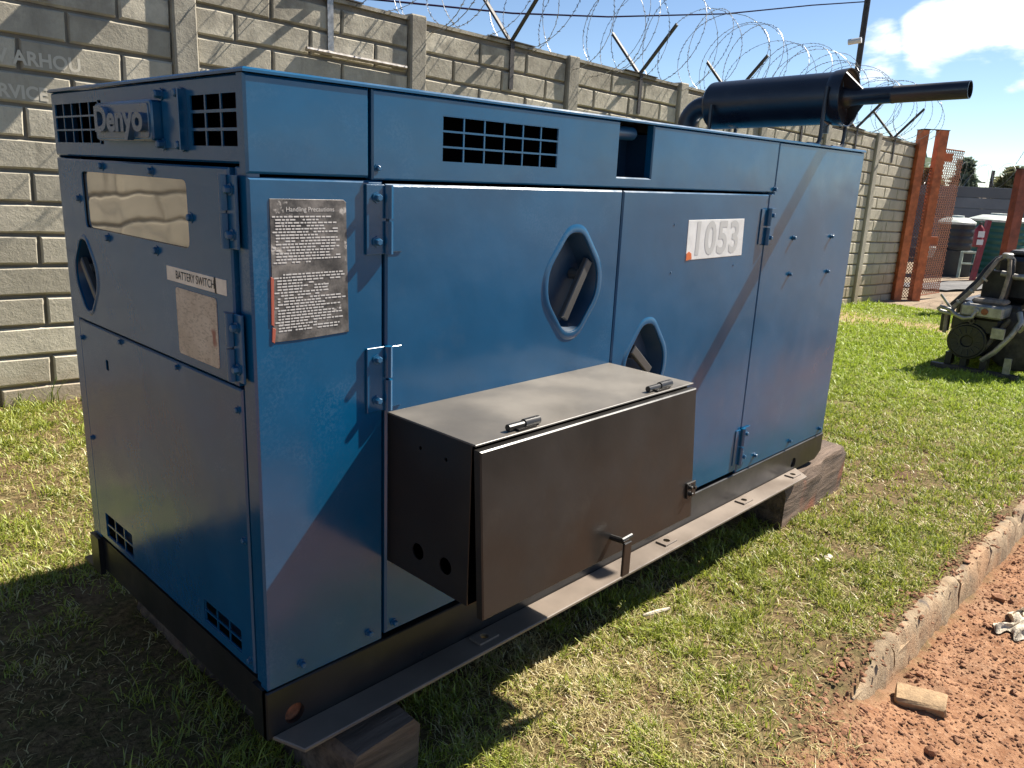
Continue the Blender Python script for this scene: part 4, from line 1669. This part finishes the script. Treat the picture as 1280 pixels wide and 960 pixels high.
def wire_mesh(name, a, b, z0, z1, label, step=0.085, mat=M_RUST):
    a, b = Vector((a[0], a[1], 0)), Vector((b[0], b[1], 0))
    Lm = (b - a).length
    d = (b - a).normalized()
    root = thing(name, (a.x, a.y, z0), label, 'mesh panel')
    m = MB()
    hgt = z1 - z0
    r = 0.0065
    for sg in (1, -1):
        c = -hgt if sg > 0 else 0.0
        while c < Lm + (hgt if sg < 0 else 0):
            # line u = c + sg*t
            ts = [t for t in (0.0, hgt)]
            t0, t1 = 0.0, hgt
            if sg > 0:
                t0 = max(t0, -c)
                t1 = min(t1, Lm - c)
            else:
                t0 = max(t0, c - Lm)
                t1 = min(t1, c)
            if t1 - t0 > 0.02:
                p0 = a + d * (c + sg * t0) + Vector((0, 0, z0 + t0))
                p1 = a + d * (c + sg * t1) + Vector((0, 0, z0 + t1))
                m.tube([p0, p1], r, 3, cap=False)
            c += step
    obj('mesh_wire', m, mat, root, kind='stuff', smooth=0, recalc=False)
    m = MB()
    m.tube([a + Vector((0, 0, z0)), b + Vector((0, 0, z0))], 0.012, 6)
    m.tube([a + Vector((0, 0, z1)), b + Vector((0, 0, z1))], 0.012, 6)
    obj('mesh_rail', m, mat, root)
    return root


wire_mesh('mesh_gate', (14.90, 3.22), (15.9, 3.14), -0.66, 1.95, 'rusty expanded mesh panel hanging behind the orange post')
wire_mesh('mesh_infill', (14.56, 3.42), (14.74, 3.30), -0.70, 1.60, 'narrow mesh strip between the two orange posts', 0.06)


def far_wall():
    root = thing('boundary_wall', (27.0, 2.0, -0.76), 'plain grey precast wall across the back of the yard', 'wall')
    a, b = Vector((25.0, 9.5, 0)), Vector((28.2, -8.0, 0))
    d = (b - a)
    n = 10
    an = math.atan2(d.y, d.x)
    Ls = d.length / n
    for i in range(n):
        p = a + d * (i / n)
        M = Matrix.Translation(p) @ Matrix.Rotation(an, 4, 'Z')
        for k in range(7):
            m = MB().box((0.06, -0.03, -0.76 + k * 0.31 + 0.006), (Ls - 0.06, 0.03, -0.76 + (k + 1) * 0.31), 0.012, M)
            obj('panel', m, M_FARWALL, root)
        if True:
            m = MB().box((-0.075, -0.08, -0.9), (0.075, 0.08, 1.45), 0.01, M)
            obj('post', m, M_FARWALL, root)
    return root


far_wall()
razor_coil('razor_wire', 'faint coil of razor wire on top of the far grey wall', [(25.0 + 3.2 * t, 9.5 - 17.5 * t, 1.41 + 0.32) for t in np.linspace(0, 1, 12)], 0.36, 0.6, 9, barbs=False, wr=0.004)
razor_coil('razor_wire', 'big loose razor wire loops at the right edge above the red brown post', [(16.9, 2.6, 1.75), (17.2, 1.2, 1.75), (17.4, 0.2, 1.75)], 0.52, 0.45, 12, wr=0.004)

# wooden stake at the far wall
m = MB().tube([(26.4, 5.18, -0.76), (26.42, 5.18, 1.9)], 0.05, 8)
obj('stake', m, M_GREASE, None, 'thin grey stake standing against the far grey wall', 'stake', loc=(26.4, 5.18, -0.76))


# tanks
def tank(name, x, y, z0, r, h, mat, lidmat, label, ribs):
    root = thing(name, (x, y, z0), label, 'water tank')
    prof = [(0, 0), (0, r)]
    for i in range(ribs):
        a = h * (i + 0.15) / ribs
        b = h * (i + 0.85) / ribs
        prof += [(a, r), (a + 0.02, r * 1.025), (b, r * 1.025), (b + 0.02, r)]
    prof += [(h, r)]
    obj('body', MB().lathe((x, y, z0), (0, 0, 1), prof, 36), mat, root, smooth=45)
    obj('lid', MB().lathe((x, y, z0 + h), (0, 0, 1), [(-0.05, r * 1.05), (0.0, r * 1.06), (0.02, r * 0.98), (0.10, r * 0.62), (0.105, r * 0.36), (0.15, r * 0.34), (0.155, 0)], 36), lidmat, root, smooth=45)
    return root


tank('water_tank', 20.95, 4.42, -0.13, 0.40, 0.66, M_TANKB, M_LID, 'black water tank with pale lid raised on a dark stand', 4)
tank('water_tank', 22.85, 3.95, -0.76, 0.66, 1.36, M_TANKG, M_LID, 'dark green ribbed water tank behind the red post', 9)
m = MB().box((-0.42, -0.38, -0.76), (0.32, 0.38, -0.135), 0.01, Matrix.Translation((20.95, 4.42, 0)) @ Matrix.Rotation(R(-45), 4, 'Z'))
stt = thing('tank_stand', (20.9, 4.4, -0.76), 'dark tank stand with pale green steel legs', 'stand')
obj('box', m, M_TANKB, stt)
for x, y in ((20.45, 4.05), (20.70, 3.80)):
    obj('leg', MB().box((x - 0.03, y - 0.03, -0.76), (x + 0.03, y + 0.03, -0.13)), M_STAND, stt)
obj('rail', MB().tube([(20.45, 4.05, -0.42), (20.70, 3.80, -0.42)], 0.025, 6), M_STAND, stt)
obj('rail', MB().tube([(20.45, 4.05, -0.15), (20.70, 3.80, -0.15)], 0.03, 6), M_STAND, stt)
# small bucket-like tub left of the tank
m = MB().lathe((19.9, 4.62, -0.30), (0, 0, 1), [(0, 0), (0, 0.10), (0.24, 0.14), (0.25, 0.13), (0.05, 0.09)], 18)
obj('white_tub', m, M_LID, None, 'pale round tub left of the black water tank', 'tub', loc=(19.9, 4.62, -0.30), smooth=40)

# extinguisher on red post
rp_ = thing('red_post', (20.2, 3.62, -0.76), 'slanting dark red post in front of the green tank', 'post')
obj('pole', MB().tube([(20.15, 3.66, -0.78), (20.45, 3.62, 0.62)], 0.07, 4), M_RED, rp_, smooth=0)
ex = thing('fire_extinguisher', (20.15, 3.75, 0.02), 'red fire extinguisher with white label hanging on the red post', 'fire extinguisher')
obj('cylinder', MB().lathe((20.15, 3.70, 0.02), (0, 0, 1), [(0, 0), (0, 0.10), (0.40, 0.10), (0.46, 0.06), (0.50, 0.03), (0.50, 0)], 18), M_RED, ex, smooth=40)
obj('label_sheet', MB().box((-0.075, -0.104, 0.05), (0.075, -0.1005, 0.17), 0, Matrix.Translation((20.15, 3.70, 0.02)) @ Matrix.Rotation(R(-45), 4, 'Z')), M_NUMBER, ex)
obj('label_sheet', MB().box((-0.075, -0.104, 0.22), (0.075, -0.1005, 0.36), 0, Matrix.Translation((20.15, 3.70, 0.02)) @ Matrix.Rotation(R(-45), 4, 'Z')), M_NUMBER, ex)
obj('valve_handle', MB().box((20.08, 3.67, 0.53), (20.24, 3.72, 0.58)), M_DARK, ex)

# black sheeting on the yard
vs, fs = [], []
for i in range(14):
    for j in range(8):
        x = 16.9 + i * 0.28 + 0.1 * math.sin(j * 2.1)
        y = 4.5 - i * 0.10 - j * 0.17
        vs.append((x, y, -0.75 + 0.05 * float(vnoise(i * 0.7, j * 0.7, 3)) + 0.004))
for i in range(13):
    for j in range(7):
        fs.append((i * 8 + j, (i + 1) * 8 + j, (i + 1) * 8 + j + 1, i * 8 + j + 1))
obj('black_sheeting', MB().add(vs, fs), M_SHEET, None, 'rumpled black sheeting lying on the yard behind the mesh', 'sheeting', loc=(18, 4, -0.75), smooth=60)

# lamp pole with camera, overhead cable
PX, PY = 16.3, 5.5
pole = thing('utility_pole', (PX, PY, -0.8), 'thin grey steel pole with a camera rising behind the muffler', 'pole')
obj('shaft', MB().tube([(PX, PY, -0.8), (PX, PY, 7.0)], 0.06, 10), M_IRON, pole)
obj('arm', MB().tube([(PX - 0.35, PY, 4.05), (PX + 0.12, PY, 4.08)], 0.02, 6), M_IRON, pole)
obj('camera_body', MB().tube([(PX - 0.40, PY + 0.10, 4.0), (PX - 0.36, PY - 0.14, 4.03)], 0.055, 10), M_PLAST, pole)
obj('cable_drop', MB().tube([(PX - 0.07, PY - .02, 6.0), (PX - 0.15, PY - .02, 4.9), (PX - 0.16, PY - .02, 4.5), (PX - 0.1, PY - .02, 4.1)], 0.018, 5), M_IRON, pole)
ends = [(-1.0, 6.0, 2.55), (2.0, 6.0, 2.66), (4.7, 6.0, 2.91), (6.79, 6.0, 3.11), (8.7, 6.0, 3.37), (11.65, 5.9, 3.87), (14.3, 5.7, 4.42), (PX, PY, 4.80)]
obj('overhead_cable', MB().tube(ends, 0.011, 5), simple('black_cable', (0.02, 0.012, 0.03), 0.95, 0, 0.1, 5, 0, 0.0), None, 'dark overhead cable running above the razor wire to the pole', 'cable', loc=ends[0])


# ------------------------------------------------------------------ old engine with alternator
E0 = Vector((8.0, 0.55, -0.545))
eng = thing('scrap_engine', E0, 'old dusty engine with round black alternator end standing on the grass', 'engine')


def eo(name, mb, mat, smooth=30):
    return obj(name, mb, mat, eng, smooth=smooth)


m = MB()
m.box((7.95, 0.12, -0.545), (8.03, 0.90, -0.495))
eo('base_rail', m, M_GREASE)
eo('base_rail', MB().box((9.0, -0.9, -0.575), (9.08, 0.6, -0.51)), M_DARK)
for y in (0.44, 0.62, 0.76):
    eo('foot', MB().box((8.0, y - 0.03, -0.494), (8.12, y + 0.03, -0.37)), M_DARK)
eo('foot', MB().add([(7.98, 0.26, -0.494), (8.02, 0.26, -0.494), (8.02, 0.20, -0.494), (7.98, 0.20, -0.494), (7.98, 0.26, -0.34), (8.02, 0.26, -0.34), (8.02, 0.20, -0.34), (7.98, 0.20, -0.34)],
                    [(0, 1, 2, 3), (4, 7, 6, 5), (0, 4, 5, 1), (1, 5, 6, 2), (2, 6, 7, 3), (3, 7, 4, 0)]), M_ALU)
dc = Vector((7.98, 0.62, -0.235))
m = MB().lathe(dc, (1, 0, 0), [(0.03, 0), (0.028, 0.05), (0.005, 0.06), (0.0, 0.155), (0.012, 0.165), (0.012, 0.178), (0.03, 0.186), (0.10, 0.186), (0.105, 0.178), (0.5, 0.178), (0.52, 0.22), (0.9, 0.24)], 32)
eo('alternator', m, M_DARK, 40)
m = MB()
for k in range(14):
    w = 2 * math.pi * k / 14
    c = dc + Vector((-0.004, 0.112 * math.cos(w), 0.112 * math.sin(w)))
    m.box((-0.004, -0.03, -0.006), (0.004, 0.03, 0.006), 0, Matrix.Translation(c) @ Matrix.Rotation(w, 4, 'X'))
eo('cooling_fins', m, M_TANKB)
eo('lifting_eye', MB().lathe((7.99, 0.61, -0.03), (1, 0, 0), [(0, 0.012), (0, 0.028), (0.015, 0.028), (0.015, 0.012), (0, 0.012)], 14), M_GREASE)
# terminal box / alloy cover on top
m = MB().box((7.94, 0.34, 0.02), (8.28, 0.72, 0.145), 0.018, Matrix.Translation((0, 0, 0)))
eo('terminal_box', m, M_ALU)
eo('cap', MB().lathe((7.938, 0.575, 0.085), (-1, 0, 0), [(0, 0), (0, 0.03), (0.02, 0.03), (0.024, 0.02), (0.024, 0)], 14), M_ALU)
eo('cap', MB().lathe((7.938, 0.50, 0.085), (-1, 0, 0), [(0, 0), (0, 0.032), (0.012, 0.030), (0.014, 0)], 14), M_RUST)
eo('pipe', MB().tube([(7.92, 0.575, 0.08), (7.90, 0.59, 0.02), (7.90, 0.66, 0.0), (7.92, 0.74, 0.02), (7.94, 0.80, 0.06), (7.95, 0.90, 0.08), (7.96, 0.92, 0.06), (7.96, 0.90, 0.035), (7.97, 0.80, 0.02)], 0.020, 8), M_ALU, 60)
eo('lever', MB().tube([(7.98, 0.80, 0.06), (7.96, 0.92, 0.20)], [0.014, 0.012], 8), M_ALU)
# hoses arching over the alternator
def arch(dy, dx, r, mat):
    eo('hose', MB().tube([(8.0 + dx, 0.84 + dy, -0.18), (7.98 + dx, 0.84 + dy, 0.0), (7.98 + dx, 0.78 + dy, 0.10), (8.0 + dx, 0.71 + dy, 0.20), (8.05 + dx, 0.62 + dy, 0.34), (8.1 + dx, 0.56 + dy, 0.48), (8.15 + dx, 0.52 + dy * .6, 0.58),
                          (8.2 + dx, 0.47, 0.62), (8.2 + dx, 0.43, 0.58), (8.18 + dx, 0.41, 0.45), (8.15 + dx, 0.42, 0.25), (8.15 + dx, 0.44, 0.15)], r, 8), mat, 60)


arch(0.0, 0.0, 0.020, M_HOSE)
arch(0.05, 0.10, 0.026, M_DARK)
arch(0.02, 0.17, 0.016, M_GREASE)
eo('filler_cap', MB().lathe((8.18, 0.45, 0.60), (0, 0, 1), [(0, 0), (0, 0.05), (0.04, 0.05), (0.05, 0.035), (0.05, 0)], 14), M_ALU, 40)
eo('shroud', MB().box((8.02, 0.36, -0.16), (8.30, 0.80, 0.018), 0.03), M_DARK)
eo('radiator', MB().box((8.34, 0.42, 0.142), (8.43, 0.66, 0.46), 0.01), M_DARK)
for k in range(3):
    eo('hose_clamp', MB().lathe((7.985 + 0.03 * k, 0.76 - 0.09 * k, 0.135 + 0.12 * k), (0.2, -0.55, 0.8), [(0, 0.018), (0, 0.028), (0.02, 0.028), (0.02, 0.018)], 12), M_ALU)
eo('sacking', MB().box((8.04, 0.36, 0.146), (8.26, 0.66, 0.195), 0.02), M_HOSE)
# engine block behind, running to the right
m = MB()
m.box((8.25, 0.26, -0.40), (10.2, 0.84, 0.14), 0.03)
eo('engine_block', m, M_DARK)
m = MB().box((8.45, 0.05, 0.16), (9.9, 0.60, 0.60), 0.04)
eo('cylinder_head', m, M_DARK)
for k in range(5):
    eo('rocker_cover', MB().box((8.52 + k * 0.27, 0.10, 0.602), (8.74 + k * 0.27, 0.52, 0.66), 0.02), M_DARK)
eo('exhaust_pipe', MB().tube([(8.3, 0.50, 0.44), (8.28, 0.36, 0.42), (8.28, 0.22, 0.43), (8.3, 0.14, 0.40), (8.36, 0.10, 0.33)], 0.030, 10), M_ALU, 60)
m = MB().lathe((8.20, 0.22, -0.20), (1, 0, 0), [(0, 0), (0, 0.10), (0.02, 0.26), (0.05, 0.30), (0.16, 0.30), (0.18, 0.26)], 28)
eo('flywheel_housing', m, M_GREASE, 40)
eo('support_arm', MB().tube([(8.0, 0.46, -0.40), (7.98, 0.36, -0.30), (8.0, 0.25, -0.12), (8.05, 0.20, 0.02), (8.1, 0.24, 0.10)], 0.026, 8), M_ALU, 60)
eo('support_arm', MB().tube([(8.02, 0.46, -0.28), (8.02, 0.36, -0.10), (8.05, 0.30, 0.03)], 0.024, 8), M_GREASE, 60)
eo('bracket', MB().box((7.97, 0.30, -0.17), (8.0, 0.42, -0.06), 0.005, Matrix.Translation((0, 0, 0))), M_ALU)
eo('air_filter', MB().lathe((8.32, 0.20, 0.52), (1, 0, 0), [(0, 0), (0, 0.10), (0.02, 0.13), (0.40, 0.13), (0.42, 0)], 22), M_DARK, 40)
eo('oil_pan', MB().box((8.7, 0.02, -0.53), (9.9, 0.50, -0.36), 0.03), M_RUST)
eo('knob', MB().lathe((8.0, 0.19, -0.07), (-0.3, -0.4, 0.5), [(0, 0.015), (0.07, 0.015), (0.07, 0.032), (0.11, 0.032), (0.11, 0)], 12), M_ALU, 40)


# ------------------------------------------------------------------ trees beyond the far wall
def tree(x, y, z0, h, w, kind, seed, label):
    r = np.random.default_rng(seed)
    root = thing('pine_tree' if kind == 'pine' else 'bushy_tree', (x, y, z0), label, 'tree', 'trees beyond the far wall')
    obj('trunk', MB().tube([(x, y, z0), (x + 0.1, y, z0 + h * 0.5), (x, y, z0 + h * 0.95)], [w * 0.06, w * 0.045, 0.03], 8), M_BARK, root)
    n = 2600
    t = r.random(n) ** 0.8
    if kind == 'pine':
        rad = w / 2 * (1 - t) * (0.55 + 0.45 * np.abs(np.sin(t * 17 + r.random())))
    else:
        rad = w / 2 * np.sqrt(np.clip(1 - (2 * t - 0.9) ** 2, 0.03, 1)) * (0.7 + 0.3 * np.sin(t * 9))
    a = r.uniform(0, 2 * np.pi, n)
    lobe = 0.75 + 0.35 * np.sin(a * 3 + t * 8 + seed) * r.random(n)
    q = np.sqrt(r.random(n)) * rad * lobe
    px, py, pz = x + q * np.cos(a), y + q * np.sin(a), z0 + h * (0.18 + 0.86 * t)
    sz = 0.16 + 0.16 * r.random(n)
    V = np.empty((n, 3, 3), np.float32)
    for k in range(3):
        V[:, k] = np.stack([px, py, pz], -1) + r.normal(0, 1, (n, 3)) * sz[:, None] * 0.8
    me = bpy.data.meshes.new('crown')
    me.vertices.add(n * 3)
    me.vertices.foreach_set('co', (V - np.array([x, y, z0], np.float32)).ravel())
    me.loops.add(n * 3)
    me.loops.foreach_set('vertex_index', np.arange(n * 3, dtype=np.int32))
    me.polygons.add(n)
    me.polygons.foreach_set('loop_start', np.arange(0, n * 3, 3, dtype=np.int32))
    me.update(calc_edges=True)
    c0 = np.array([0.12, 0.155, 0.11]) if kind == 'pine' else np.array([0.155, 0.16, 0.085])
    col = c0[None] * (0.6 + 0.9 * r.random(n))[:, None]
    col4 = np.concatenate([col, np.ones((n, 1))], 1).astype(np.float32)
    at = me.attributes.new('col', 'FLOAT_COLOR', 'POINT')
    at.data.foreach_set('color', np.repeat(col4, 3, axis=0).ravel())
    me.materials.append(M_LEAF)
    o = bpy.data.objects.new('crown', me)
    link(o, root)


tree(50.5, 14.4, -0.8, 3.0, 2.6, 'bush', 1, 'olive round tree seen through the mesh beside the orange post')
tree(50.6, 12.5, -0.8, 3.5, 3.6, 'pine', 2, 'dark pine tree rising above the far grey wall')
tree(52.0, 10.4, -0.8, 3.2, 2.4, 'bush', 3, 'smaller tree behind the grey stake')
tree(51.8, 9.6, -0.8, 3.2, 2.2, 'pine', 4, 'slim pine tree right of the grey stake')
tree(54.0, 7.8, -0.8, 2.9, 2.6, 'bush', 5, 'low tree above the green tank at the right edge')
tree(54.0, 5.4, -0.8, 3.2, 2.6, 'pine', 6, 'pine tree half hidden by the red brown post')
tree(56.0, 17.0, -0.8, 4.0, 4.0, 'pine', 7, 'pine tree behind the orange posts')

# invented board on the wall top, out of view, added to shade the lettering
sg = thing('shade_board', W(1.637, 2.76), 'added unseen steel board above the left post, shading the wall lettering', 'shade board')
b0 = W(1.60, 2.76, 0.0)
obj('pole', MB().tube([b0, b0 + Vector((0, 0, 0.85))], 0.025, 8), M_IRON, sg)
obj('board', MB().box((b0.x - 0.012, b0.y - 0.36, b0.z + 0.0), (b0.x + 0.012, b0.y - 0.02, b0.z + 0.50), 0.003), M_STEEL, sg)
